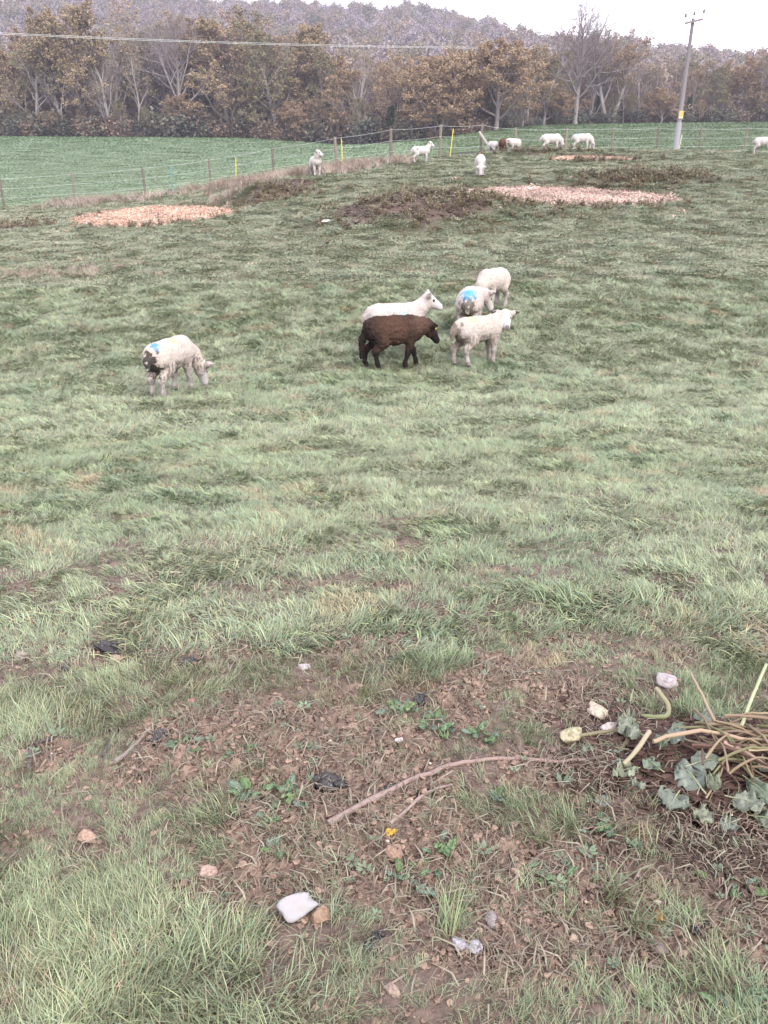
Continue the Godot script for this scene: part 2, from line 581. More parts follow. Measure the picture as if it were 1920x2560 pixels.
func ordinal(n: int) -> String:
	var one := ["first", "second", "third", "fourth", "fifth", "sixth", "seventh", "eighth", "ninth", "tenth", "eleventh", "twelfth", "thirteenth", "fourteenth", "fifteenth", "sixteenth", "seventeenth", "eighteenth", "nineteenth", "twentieth"]
	if n <= 20: return one[n - 1]
	return ("thirtieth" if n == 30 else ("twenty-" if n < 30 else "thirty-") + one[n % 10 - 1])

func build_wood() -> void:
	var kinds := ["russet-leaved oak", "golden-brown oak", "bare ash", "pale-barked ash", "olive-brown half-bare tree", "half-bare ivy-clad tree", "slender pale-stemmed tree", "low spreading tree", "twin-stemmed tree"]
	# first the trees that stand out along the wood's edge: kind, x, d, height, label, turn
	var own := [
		[2, 25.6, 124.0, 15.8, "tall bare domed ash rising above the wood beside the crop field", 0.4],
		[8, 31.0, 127.5, 11.8, "broad tree with forked pale trunk standing at the crop field's far edge", 0.0],
		[3, 28.6, 129.0, 12.2, "bare pale tree between the tall domed ash and the forked trunk", 1.0],
		[7, 13.2, 109.5, 9.6, "low spreading russet tree reaching over the corner of the crop field", 2.0],
		[7, 7.0, 108.0, 9.0, "low russet tree leaning over the meadow's far corner", 4.1],
		[1, -21.0, 126.0, 15.2, "tallest golden oak in the middle of the left-hand wood", 0.7],
		[6, -34.0, 127.0, 13.5, "slender pale-stemmed tree among the brown oaks behind the meadow", 3.0],
		[3, -37.5, 127.5, 13.0, "pale forked ash behind the meadow below the overhead wire", 5.0],
		[2, 57.0, 130.0, 13.8, "bare tree at the far right end of the wood", 0.2],
		[0, -5.0, 122.5, 10.5, "russet oak with low leafy boughs behind the meadow's end post", 1.2]]
	for a in own:
		plant_tree(a[0], a[1], a[2], a[3], a[4], "", a[5])
	# the front rank and two ranks behind, left to right
	var x := -66.0
	var nth := [0, 0, 0]
	while x < 72.0:
		for rank in 3:
			var px := x + rng.randf_range(-1.6, 1.6)
			var d := wood_d(px) + 2.0 + rank * 5.5 + rng.randf_range(-0.6, 2.0)
			var near := false
			for a in own:
				if Vector2(px - a[1], d - a[2]).length() < 2.6: near = true
			if near: continue
			# the wood is tallest on the left, lower in the middle and on the right
			var h := spline([-70.0, -50.0, -41.0, -34.0, -23.0, -11.0, -3.0, 2.0, 10.0, 17.0, 24.0, 31.0, 36.0, 48.0, 60.0], [12.5, 13.6, 17.0, 16.4, 16.6, 14.2, 12.0, 10.4, 9.8, 9.6, 11.0, 11.6, 9.4, 8.8, 10.0], px)
			h *= rng.randf_range(0.84, 1.06) * (1.0 + 0.03 * rank)
			var pool: Array = [0, 1, 3, 4, 5, 1, 6, 3, 4, 2] if px < -12 else ([0, 7, 3, 4, 1, 5, 2] if px < 18 else [4, 0, 5, 3, 4, 2, 6])
			if px < -52: pool = [4, 5, 1, 4]
			var k: int = pool[rng.randi() % pool.size()]
			if rank == 0 and rng.randf() < 0.06: k = 6
			var where: String = "behind the meadow" if px < 3 else ("behind the crop field" if px > 20 else "by the corner of the two fields")
			var rk: String = ["at the front edge of the wood", "in the second rank of the wood", "deep in the wood"][rank]
			nth[rank] += 1
			var label := "%s %s %s" % [kinds[k], rk, where]
			label = "%s, %s from the left %s" % [kinds[k], ordinal(nth[rank]), ["along the wood's front edge", "in the wood's second rank", "in the wood's third rank"][rank]]
			plant_tree(k, px, d, h, label, "woodland trees %s" % where)
		x += 4.4 if x < 20 else 4.0
	# bushes filling the foot of the wood
	var bx := -62.0
	var count := 0
	while bx < 66.0:
		var px := bx + rng.randf_range(-1.0, 1.0)
		count += 1
		plant_tree([4, 7, 5, 4][count % 4], px, wood_d(px) + rng.randf_range(0.6, 2.4), rng.randf_range(3.2, 6.2) * (1.0 if px < 20 else 0.75), "low bush, %s from the left at the foot of the wood" % ordinal(count), "bushes at the foot of the wood", -1.0, "bush")
		bx += 4.2
	# everything farther in reads as one mass
	for k in [0, 2, 4]:
		var xf := []
		var cl := []
		for i in 60:
			var px := rng.randf_range(-95, 100)
			var d := wood_d(px) + rng.randf_range(17, 48)
			var h := spline([-70.0, -20.0, 0.0, 20.0, 40.0, 70.0], [13.0, 13.0, 11.0, 11.0, 8.5, 9.0], px) * rng.randf_range(0.8, 1.05)
			var s: float = h / tree_mesh[k][2]
			xf.append(Transform3D(Basis(Vector3.UP, rng.randf() * TAU).scaled(Vector3.ONE * s), Vector3(px, hill_h(px, maxf(d, 144.0)) - 0.5 if d > 145 else macro(px, d), -d)))
			cl.append(Color.WHITE)
		var root := base("woodland")
		tag(root, "mass of trees deep in the wood", "woodland", "", "stuff")
		scatter(root, "trunks", tree_mesh[k][0], M.bark, xf, cl)
		scatter(root, "crowns", tree_mesh[k][1], M.leaf, xf, cl)

func build_undergrowth() -> void:
	# dark brambles, ivy and saplings under the front trees
	for kind in 3:
		var g := RandomNumberGenerator.new()
		g.seed = 200 + kind
		var mb := MB.new()
		for i in 130:
			var a := g.randf() * TAU
			var b := Vector3(cos(a) * g.randf() * 0.7, 0, sin(a) * g.randf() * 0.7)
			var top := b + Vector3(g.randfn() * 0.5, g.randf_range(0.7, 1.9), g.randfn() * 0.5)
			mb.twig(b, top, 0.018, 0.006, Color(.14, .115, .105))
			for q in 9:
				var at := b.lerp(top, g.randf_range(0.1, 1.0)) + Vector3(g.randfn(), g.randfn(), g.randfn()) * 0.22
				var u := Vector3(g.randfn(), g.randfn(), g.randfn()).normalized()
				var w := u.cross(Vector3(g.randfn(), g.randfn(), g.randfn())).normalized()
				var col: Color = [Color(.13, .135, .10), Color(.08, .105, .085), Color(.24, .17, .12)][kind].lerp(Color(.18, .15, .125), g.randf() * 0.6)
				mb.quad(at, u * 0.13, w * 0.08, col)
		var xf := []
		var cl := []
		for i in 260:
			var x := rng.randf_range(-75, 78)
			var d := wood_d(x) + absf(rng.randfn()) * 4.0 + rng.randf_range(0, 2)
			var s := rng.randf_range(0.35, 1.25) * (1.1 if x < 0 else 0.7) * clampf(1.0 + 1.6 * noise.get_noise_2d(x * 4.0, kind * 40.0), 0.4, 1.7)
			xf.append(Transform3D(Basis(Vector3.UP, rng.randf() * TAU).scaled(Vector3(s * 1.3, s, s * 1.3)), Vector3(x, macro(x, d) - 0.1, -d)))
			cl.append(Color.WHITE * rng.randf_range(0.75, 1.1))
		var o := scatter(null, "undergrowth", mb.mesh(), M.leaf, xf, cl)
		tag(o, ["olive brambles", "dark ivy scrub", "brown bracken"][kind] + " along the foot of the wood", "undergrowth", "", "stuff")

func build_far_wood() -> void:
	for kind in 3:
		var g := RandomNumberGenerator.new()
		g.seed = 300 + kind
		var mb := MB.new()
		var pal: Array = [[Color(.22, .165, .14), Color(.28, .20, .13)], [Color(.23, .195, .20), Color(.28, .235, .24)], [Color(.16, .15, .10), Color(.22, .18, .12)]][kind]
		mb.twig(Vector3(0, -0.5, 0), Vector3(0, 4, 0), 0.25, 0.12, Color(.2, .18, .17))
		for i in 46:
			var a := g.randf() * TAU
			var e := g.randf()
			var tip := Vector3(cos(a) * 3.0 * sqrt(e), 7.0 - 4.0 * e + g.randfn() * 0.6, sin(a) * 3.0 * sqrt(e))
			mb.twig(Vector3(0, 2.5, 0), tip, 0.10, 0.03, pal[0])
			for q in 14:
				var at := tip + Vector3(g.randfn(), g.randfn(), g.randfn()) * 0.65
				var u := Vector3(g.randfn(), g.randfn(), g.randfn()).normalized()
				var w := u.cross(Vector3(g.randfn(), g.randfn(), g.randfn())).normalized()
				mb.quad(at, u * 0.42, w * 0.2, pal[0].lerp(pal[1], g.randf()))
		var xf := []
		var cl := []
		for i in 1500:
			var d := rng.randf_range(210, 585)
			var x := rng.randf_range(-1, 1) * (60.0 + d * 0.52)
			if d > 470 and x > 60 and x < 128: continue
			if Vector2(x + 205.0, d - 530.0).length() < 14.0 or (absf(x + 195.0) < 12.0 and d > 470 and d < 534): continue
			var s := rng.randf_range(0.75, 1.35)
			xf.append(Transform3D(Basis(Vector3.UP, rng.randf() * TAU).scaled(Vector3(s, s * rng.randf_range(0.8, 1.2), s)), Vector3(x, hill_h(x, d) - 0.5, -d)))
			cl.append(Color.WHITE * rng.randf_range(0.8, 1.1))
		var o := scatter(null, "hillside_wood", mb.mesh(), M.leaf, xf, cl)
		tag(o, ["brown", "grey leafless", "olive"][kind] + " trees covering the far hillside", "wood", "", "stuff")

# ---------------------------------------------------------------- grass
func tuft(seed_: int, blades: int, spread: float, lo: float, hi: float, width: float, lie: float, segs: int, dead: float) -> ArrayMesh:
	var g := RandomNumberGenerator.new()
	g.seed = seed_
	var mb := MB.new()
	for i in blades:
		var a := g.randf() * TAU
		var r := spread * sqrt(g.randf())
		var p := Vector3(cos(a) * r, -0.008, sin(a) * r)
		# most blades are combed one way and bow over
		var way := g.randfn() * 0.9
		var out := Vector3(cos(way), 0, sin(way))
		var ln := g.randf_range(lo, hi)
		var lean := g.randf_range(0.25, 0.75) * lie
		var bow := g.randf_range(0.5, 1.5) * lie
		var side := Vector3(-out.z, 0, out.x)
		var w := width * g.randf_range(0.6, 1.2)
		var col := Color(.63, .77, .51).lerp(Color(.60, .77, .62), g.randf())
		if g.randf() < dead: col = Color(.96, .84, .68).lerp(Color(.68, .54, .42), g.randf())
		elif g.randf() < 0.3: col = col.lerp(Color(.78, .86, .50), g.randf())
		col = col * g.randf_range(0.62, 1.22)
		var at := mb.v.size()
		var q := p
		var twist := g.randfn() * 0.5
		for s in segs + 1:
			var t := float(s) / segs
			var th := minf(lean + bow * t, 1.72)
			var d := out * sin(th) + Vector3.UP * cos(th)
			if s > 0: q += d * ln / segs
			if q.y < 0.006 and s > 0: q.y = 0.006 + g.randf() * 0.01
			var sd := side.rotated(d, twist * t)
			var nn := sd.cross(d).normalized()
			var ww := w * (1.0 - pow(t, 1.6)) * 0.5
			var cc := col.lerp(col * Color(1.08, 1.0, .9), t)
			if s < segs:
				mb.v.append_array([q - sd * ww, q + sd * ww])
				mb.n.append_array([nn, nn])
				mb.c.append_array([cc, cc])
			else:
				mb.v.append(q)
				mb.n.append(nn)
				mb.c.append(cc)
		for s in segs:
			var o := at + 2 * s
			if s < segs - 1: mb.ix.append_array([o, o + 2, o + 1, o + 1, o + 2, o + 3])
			else: mb.ix.append_array([o, o + 2, o + 1])
	return mb.mesh()

func grass_tint(x: float, d: float) -> Color:
	var a := noise.get_noise_2d(x * 10.0 + 300.0, d * 10.0)
	var b := noise.get_noise_2d(x * 34.0 - 90.0, d * 34.0 + 70.0)
	var e := noise.get_noise_2d(x * 60.0 + 11.0, d * 60.0)
	var c := Color(.285, .31, .255)
	c = c.lerp(Color(.28, .315, .28), clampf(a * 2.2, 0, 0.6))
	c = c.lerp(Color(.35, .315, .265), clampf(-b * 2.0 - 0.25, 0, 0.7))
	if e + b < -0.42: c = c.lerp(Color(.47, .345, .305), clampf((-e - b - 0.42) * 4.0, 0, 0.85))
	# cropped, drier stretches of the sward
	c = c.lerp(Color(.345, .35, .31), clampf(0.34 + 1.7 * noise.get_noise_2d(x * 7.0, d * 7.0 + 33.0), 0.0, 0.85))
	c *= 1.16 + 0.34 * e
	return c

# small things lie on trampled ground: grass grows beside them, not through them
const CLEAR := [[-.207, 1.495, .05], [-.20, 1.41, .085], [-.148, 1.48, .035], [.171, 1.401, .025], [.207, 1.401, .03], [.19, 1.34, .04], [.972, 2.453, .05], [.97, 2.39, .05], [-.279, 2.534, .03], [-.28, 2.48, .03], [.691, 2.272, .06], [.70, 2.175, .05], [.581, 2.154, .06], [-.78, 1.736, .035], [-.78, 1.69, .03], [-.438, 1.61, .03], [-.438, 1.57, .03], [.024, 1.668, .04], [.438, 1.429, .02], [.631, 1.412, .03], [.255, 1.476, .03], [.02, 1.283, .02], [-.154, 1.923, .07], [-1.134, 2.57, .03], [-1.037, 2.719, .06], [-1.03, 2.64, .06], [-.704, 2.594, .05], [.118, 2.304, .05], [-.032, 1.392, .03], [-.014, 1.43, .03], [-.695, 2.154, .05], [.92, 2.05, .2], [.86, 1.88, .12], [1.04, 1.9, .14], [1.08, 2.12, .14], [.78, 2.1, .1], [-.12, 1.79, .04], [-.04, 1.84, .04], [.04, 1.90, .04], [.12, 1.95, .04], [.20, 1.99, .04], [.28, 2.01, .04], [.36, 2.02, .04], [.44, 2.02, .04], [.52, 2.03, .04], [.24, 1.95, .04], [.36, 1.97, .04], [.06, 1.82, .03], [.14, 1.88, .03]]

func build_grass() -> void:
	# from, to, tufts per square metre, [meshes], least and most scale
	var near := [tuft(1, 18, .045, .035, .095, .0032, .78, 5, .16), tuft(2, 16, .04, .04, .12, .0034, .66, 5, .10), tuft(3, 20, .05, .03, .08, .003, .95, 5, .26)]
	var mid := [tuft(4, 24, .08, .04, .11, .006, .95, 4, .16), tuft(5, 22, .09, .035, .09, .006, 1.1, 4, .28), tuft(6, 20, .06, .05, .13, .006, .85, 4, .10)]
	var far := [tuft(7, 26, .18, .06, .13, .012, 1.5, 3, .26), tuft(8, 24, .16, .06, .14, .012, 1.35, 3, .2), tuft(14, 24, .2, .05, .12, .013, 1.7, 3, .45)]
	var bands := [[0.75, 2.6, 3400.0, near, .4, .8], [2.6, 7.0, 1500.0, mid, .4, 0.78], [7.0, 16.0, 520.0, mid, .75, 1.25], [16.0, 42.0, 260.0, far, .6, 1.0]]
	var root := base("pasture_grass")
	tag(root, "short trampled grass covering the sheep pasture", "grass", "", "stuff")
	for b in bands:
		var xs := []
		var cs := []
		for m in b[3]:
			xs.append([])
			cs.append([])
		var area: float = 0.53 * (b[1] * b[1] - b[0] * b[0]) + 2.6 * (b[1] - b[0])
		var count := int(area * b[2])
		var w_hi: float = 0.53 * b[1] + 1.3
		var made := 0
		while made < count:
			var d := rng.randf_range(b[0], b[1])
			var w := 0.53 * d + 1.3
			if rng.randf() > w / w_hi: continue
			made += 1
			var x := rng.randf_range(-w, w)
			if d > 30 and d > fence_d(x) + 0.6: continue
			var bb := bare(x, d)
			if bb > 0.0 and rng.randf() < bb * 0.88: continue
			if d < 3.0:
				var blocked := false
				for e in CLEAR:
					if absf(x - e[0]) < e[2] and absf(d - e[1]) < e[2]: blocked = true
				if blocked and rng.randf() < 0.92: continue
				# thin, poached turf round the gateway
				var thin := 0.30 + 0.2 * oval(x, d, 0.45, 1.25, 0.95, 0.32, 0.0, 0.5) - 0.3 * oval(x, d, -0.75, 1.25, 0.6, 0.5, 0.0, 0.5)
				if rng.randf() < thin + 0.7 * noise.get_noise_2d(x * 90.0 + 50.0, d * 90.0): continue
			elif d < 6.0 and rng.randf() < (6.0 - d) * 0.12 + noise.get_noise_2d(x * 50.0 + 50.0, d * 50.0): continue
			if d > 18:
				if chips(x, d) > 0.4 and rng.randf() < 0.965: continue
				if rng.randf() < spoil(x, d) * 0.9: continue
			var flow := noise.get_noise_2d(x * 16.0, d * 16.0 + 500.0) * 7.0 + fine.get_noise_2d(x, d) * 2.0
			var lush := noise.get_noise_2d(x * 26.0 + 900.0, d * 26.0)
			var s: float = rng.randf_range(b[4], b[5]) * clampf(1.0 + lush * 1.0, 0.6, 1.4)
			if d < 2.6:
				# longer, ranker grass at the near left and near right
				s *= 1.0 + 0.05 * oval(x, d, -0.75, 1.25, 0.6, 0.42, 0.0, 0.6) - 0.2 * clampf(1.0 - absf(d - 2.0), 0, 1)
				if bb > 0.0: s *= 0.75
			var p := Vector3(x, height(x, d), -d)
			var t := Basis(Vector3.UP, flow + rng.randfn() * 0.9).rotated(Vector3(rng.randfn(), 0, rng.randfn()).normalized(), rng.randf() * 0.25)
			var k: int = rng.randi() % b[3].size()
			xs[k].append(Transform3D(t.scaled(Vector3(s, s * (0.85 if d > 7 else 1.0), s)), p))
			cs[k].append(grass_tint(x, d) * rng.randf_range(0.68, 1.2))
		for k in b[3].size():
			scatter(root, "tuft", b[3][k], M.grass, xs[k], cs[k])
	# the smoother sward of the meadow and of the crop field
	var low := [tuft(9, 22, .5, .10, .2, .03, 1.0, 2, .03)]
	for f in 2:
		var xf := []
		var cl := []
		for i in 26000:
			var d := 36.0 + 92.0 * pow(rng.randf(), 1.35)
			var x := rng.randf_range(-1, 1) * (0.52 * d + 2.0)
			if region(x, d) != (1 if f == 0 else 4): continue
			var s := rng.randf_range(0.7, 1.2) * lerpf(0.8, 2.2, (d - 36.0) / 92.0)
			xf.append(Transform3D(Basis(Vector3.UP, rng.randf() * TAU).scaled(Vector3(s, s * 0.4, s)), Vector3(x, height(x, d), -d)))
			var g := 0.5 + noise.get_noise_2d(x * 3.0, d * 3.0)
			var tint := Color(.30, .395, .29).lerp(Color(.335, .405, .285), g) if f == 0 else Color(.225, .295, .18).lerp(Color(.245, .305, .175), g)
			cl.append(tint * rng.randf_range(0.9, 1.1))
		var o := scatter(null, "meadow_grass" if f == 0 else "crop_shoots", low[0], M.grass, xf, cl)
		tag(o, "even bright green sward of the meadow beyond the fence" if f == 0 else "young green shoots covering the field beyond the lane", "grass", "", "stuff")
	# bleached tussocks on the bank by the fence, and rank weeds round the spoil heaps
	var dry := tuft(12, 34, .12, .22, .5, .012, .75, 4, 1.0)
	var xf2 := []
	var cl2 := []
	for i in 3200:
		var x := rng.randf_range(-13, 1.0)
		var d := fence_d(x) - absf(rng.randfn()) * 1.3 - 0.2
		var w := 1.0 if x < -0.5 else 0.4
		if x < -6.5: w = 0.25
		var on_bank := oval(x, d, -3.2, 31.2, 3.2, 2.6, 0.6, 0.6)
		if i % 2 == 0:
			x = rng.randf_range(-6.5, -0.5)
			d = rng.randf_range(27.5, 34.5)
			on_bank = oval(x, d, -3.2, 30.6, 2.9, 1.2, 0.75, 0.6)
			w = on_bank
		if rng.randf() > w or spoil(x, d) > 0.5 or chips(x, d) > 0.1: continue
		var s := rng.randf_range(0.6, 1.1)
		xf2.append(Transform3D(Basis(Vector3.UP, rng.randf() * TAU).scaled(Vector3.ONE * s), Vector3(x, height(x, d), -d)))
		cl2.append(Color(.44, .43, .46) * rng.randf_range(0.75, 1.1))
	# pale patches in the hollow on the left
	for i in 70:
		var x := -6.6 + rng.randfn() * 0.9
		var d := 17.3 + rng.randfn() * 0.35
		xf2.append(Transform3D(Basis(Vector3.UP, rng.randf() * TAU).scaled(Vector3.ONE * rng.randf_range(0.35, 0.6)), Vector3(x, height(x, d), -d)))
		cl2.append(Color(.38, .36, .37) * rng.randf_range(0.8, 1.1))
	tag(scatter(null, "dry_grass", dry, M.grass, xf2, cl2), "bleached dead grass tussocks along the bank by the fence", "grass", "", "stuff")
	var weed := MB.new()
	var g2 := RandomNumberGenerator.new()
	g2.seed = 77
	for i in 9:
		var top := Vector3(g2.randfn() * 0.10, g2.randf_range(0.12, 0.34), g2.randfn() * 0.10)
		weed.twig(Vector3(g2.randfn() * 0.05, -0.02, g2.randfn() * 0.05), top, 0.010, 0.004, Color(.45, .36, .3))
		for q in 6:
			var u := Vector3(g2.randfn(), g2.randfn() * 0.5, g2.randfn()).normalized()
			weed.quad(top * g2.randf_range(0.3, 1.0) + u * 0.04, u * 0.06, u.cross(Vector3.UP).normalized() * 0.025, Color(.36, .42, .22).lerp(Color(.42, .30, .22), g2.randf()))
	var xf3 := []
	var cl3 := []
	for i in 1100:
		var spots := [[0.9, 22.2, 2.6, 1.8], [2.9, 22.5, 1.6, .6], [5.6, 23.2, 2.8, .35], [7.6, 26.6, 2.2, .6], [-3.6, 27.2, 1.8, 1.0], [-11.0, 26.6, 2.4, .9], [5.6, 33.1, 2.0, .5], [-6.5, 24.3, 2.0, .4], [-5.0, 35.0, 4.0, .3], [7.3, 30.9, 1.6, .25]]
		var e: Array = spots[[0, 0, 0, 1, 3, 3, 4, 4, 5, 6, 7, 8, 9, 2, 3][rng.randi() % 15]]
		var x: float = e[0] + rng.randfn() * e[2] * 0.55
		var d: float = e[1] + rng.randfn() * e[3] * 0.55
		if chips(x, d) > 0.5 and rng.randf() < 0.95: continue
		var s := rng.randf_range(0.3, 0.75)
		xf3.append(Transform3D(Basis(Vector3.UP, rng.randf() * TAU).scaled(Vector3.ONE * s), Vector3(x, height(x, d), -d)))
		cl3.append(Color(.46, .42, .35) * rng.randf_range(0.6, 1.2))
	tag(scatter(null, "weeds", weed.mesh(), M.grass, xf3, cl3), "dark dead weeds round the spoil heaps and woodchip beds", "weeds", "", "stuff")

# a lump: an icosphere-like ball pushed about by noise
func lump(seed_: int, rings: int, segs: int, rough: float, sharp: float, c0: Color, c1: Color, squash := 0.7) -> MB:
	var mb := MB.new()
	var f := FastNoiseLite.new()
	f.seed = seed_
	f.frequency = 1.1
	f.fractal_octaves = 3
	var f2 := FastNoiseLite.new()
	f2.seed = seed_ + 9
	f2.frequency = 2.4
	for i in rings + 1:
		var th := PI * i / rings
		for j in segs:
			var ph := TAU * j / segs
			var p := Vector3(sin(th) * cos(ph), cos(th), sin(th) * sin(ph))
			var r := 1.0 + rough * f.get_noise_3dv(p)
			# planes knocked off the ball
			for k in 5:
				var pl := Vector3(sin(k * 2.4 + seed_), cos(k * 1.7 + seed_ * 0.7), sin(k * 3.1 + seed_ * 1.3)).normalized()
				var dd := p.dot(pl) * r
				if dd > 0.66: r = lerpf(r, 0.66 / p.dot(pl), sharp)
			r += 0.05 * rough * f2.get_noise_3dv(p * 2.6) + 0.03 * rough * f2.get_noise_3dv(p * 6.0 + Vector3.ONE * 5.0)
			p *= r * Vector3(1, squash, 0.85)
			mb.v.append(p)
			mb.c.append(c0.lerp(c1, clampf(0.5 + 1.3 * f2.get_noise_3dv(p * 1.3), 0, 1)))
	for i in rings:
		for j in segs:
			var a := i * segs + j
			var b := i * segs + (j + 1) % segs
			mb.ix.append_array([a, b, a + segs, b, b + segs, a + segs])
	mb.smooth()
	return mb

func build_litter() -> void:
	# crumbs and clods of soil over the bare places
	var clod := lump(5, 6, 8, 1.4, .5, Color(.9, .9, .9), Color(.55, .52, .5)).mesh()
	var xf := []
	var cl := []
	for i in 110000:
		var d := rng.randf_range(1.05, 3.3)
		var x := rng.randf_range(-1, 1) * (0.5 * d + 0.5)
		var b := bare(x, d)
		if rng.randf() > 0.22 + b: continue
		var s := 0.002 + 0.009 * pow(rng.randf(), 5.0)
		var p := Vector3(x, height(x, d) + b * (absf(fine.get_noise_2d(x * 16.0, d * 16.0)) * 0.036 - 0.014) + s * 0.15, -d)
		xf.append(Transform3D(Basis.from_euler(Vector3(rng.randf(), rng.randf() * TAU, rng.randf())).scaled(Vector3(s, s * 0.7, s)), p))
		var k := Color(.42, .305, .24).lerp(Color(.15, .105, .085), rng.randf())
		cl.append(k.lerp(Color(.06, .042, .036), 0.9 * oval(x, d, 0.86, 1.95, 0.33, 0.42, 0.0, 0.5)))
	tag(scatter(null, "soil_crumbs", clod, M.crumb, xf, cl), "brown crumbs and clods of trampled soil", "soil", "", "stuff")
	# torn grass and straw trodden flat into the soil
	var straw := tuft(41, 9, .06, .02, .075, .0034, 2.6, 4, .6)
	xf = []
	cl = []
	for i in 9000:
		var d := rng.randf_range(1.05, 3.4)
		var x := rng.randf_range(-1, 1) * (0.5 * d + 0.4)
		if rng.randf() > 0.12 + 0.36 * bare(x, d): continue
		xf.append(Transform3D(Basis(Vector3.UP, rng.randf() * TAU).rotated(Vector3.RIGHT, rng.randfn() * 0.12).scaled(Vector3.ONE * rng.randf_range(0.5, 1.2)), Vector3(x, height(x, d) + 0.004, -d)))
		cl.append(Color(.27, .25, .235).lerp(Color(.15, .135, .125), rng.randf()))
	tag(scatter(null, "trodden_straw", straw, M.grass, xf, cl), "torn grass blades and straw trodden into the bare soil", "straw", "", "stuff")
	xf = []
	cl = []
	for i in 16000:
		var x := rng.randf_range(-13, 9)
		var d := rng.randf_range(20, 34)
		if rng.randf() > spoil(x, d): continue
		var s := rng.randf_range(0.02, 0.09) * rng.randf_range(0.5, 1.0)
		xf.append(Transform3D(Basis.from_euler(Vector3(rng.randf(), rng.randf() * TAU, rng.randf())).scaled(Vector3(s, s * 0.7, s)), Vector3(x, height(x, d), -d)))
		cl.append(Color(.17, .118, .10).lerp(Color(.075, .052, .046), rng.randf()))
	tag(scatter(null, "spoil_clods", clod, M.crumb, xf, cl), "dark dug earth clods on the spoil heaps", "soil", "", "stuff")
	# wood chips in the three sunken beds
	var chip := MB.new()
	chip.box(Vector3.ZERO, Vector3(.055, .010, .02), Basis(), Color.WHITE)
	var chip_mesh := chip.mesh()
	for e in PITS.size():
		xf = []
		cl = []
		var pit: Array = PITS[e]
		for i in [24000, 20000, 4500][e]:
			var x: float = pit[0] + rng.randf_range(-1.1, 1.1) * maxf(pit[2], pit[3])
			var d: float = pit[1] + rng.randf_range(-1.1, 1.1) * maxf(pit[2], pit[3])
			if oval(x, d, pit[0], pit[1], pit[2], pit[3], pit[4], 0.16) + 0.5 * noise.get_noise_2d(x * 25.0, d * 25.0) < 0.15 + rng.randf() * 0.7: continue
			var s := rng.randf_range(0.7, 1.7)
			xf.append(Transform3D(Basis.from_euler(Vector3(rng.randfn() * 0.5, rng.randf() * TAU, rng.randfn() * 0.5)).scaled(Vector3.ONE * s), Vector3(x, height(x, d) + rng.randf() * 0.03, -d)))
			var k := Color(.41, .245, .18).lerp(Color(.48, .325, .25), rng.randf())
			if rng.randf() < 0.25: k = Color(.21, .14, .11)
			if rng.randf() < 0.12: k = Color(.58, .48, .42)
			if e == 1: k = k.lerp(Color(.46, .36, .34), 0.45)
			k *= clampf(1.0 + 0.6 * noise.get_noise_2d(x * 12.0, d * 12.0), 0.7, 1.2)
			cl.append(k)
		tag(scatter(null, "wood_chips", chip_mesh, M.chip, xf, cl), ["orange wood chips filling the sunken bed near the fence corner", "pinkish wood chips filling the largest sunken bed behind the earth mound", "narrow strip of wood chips below the grazing sheep on the crest"][e], "wood chips", "", "stuff")

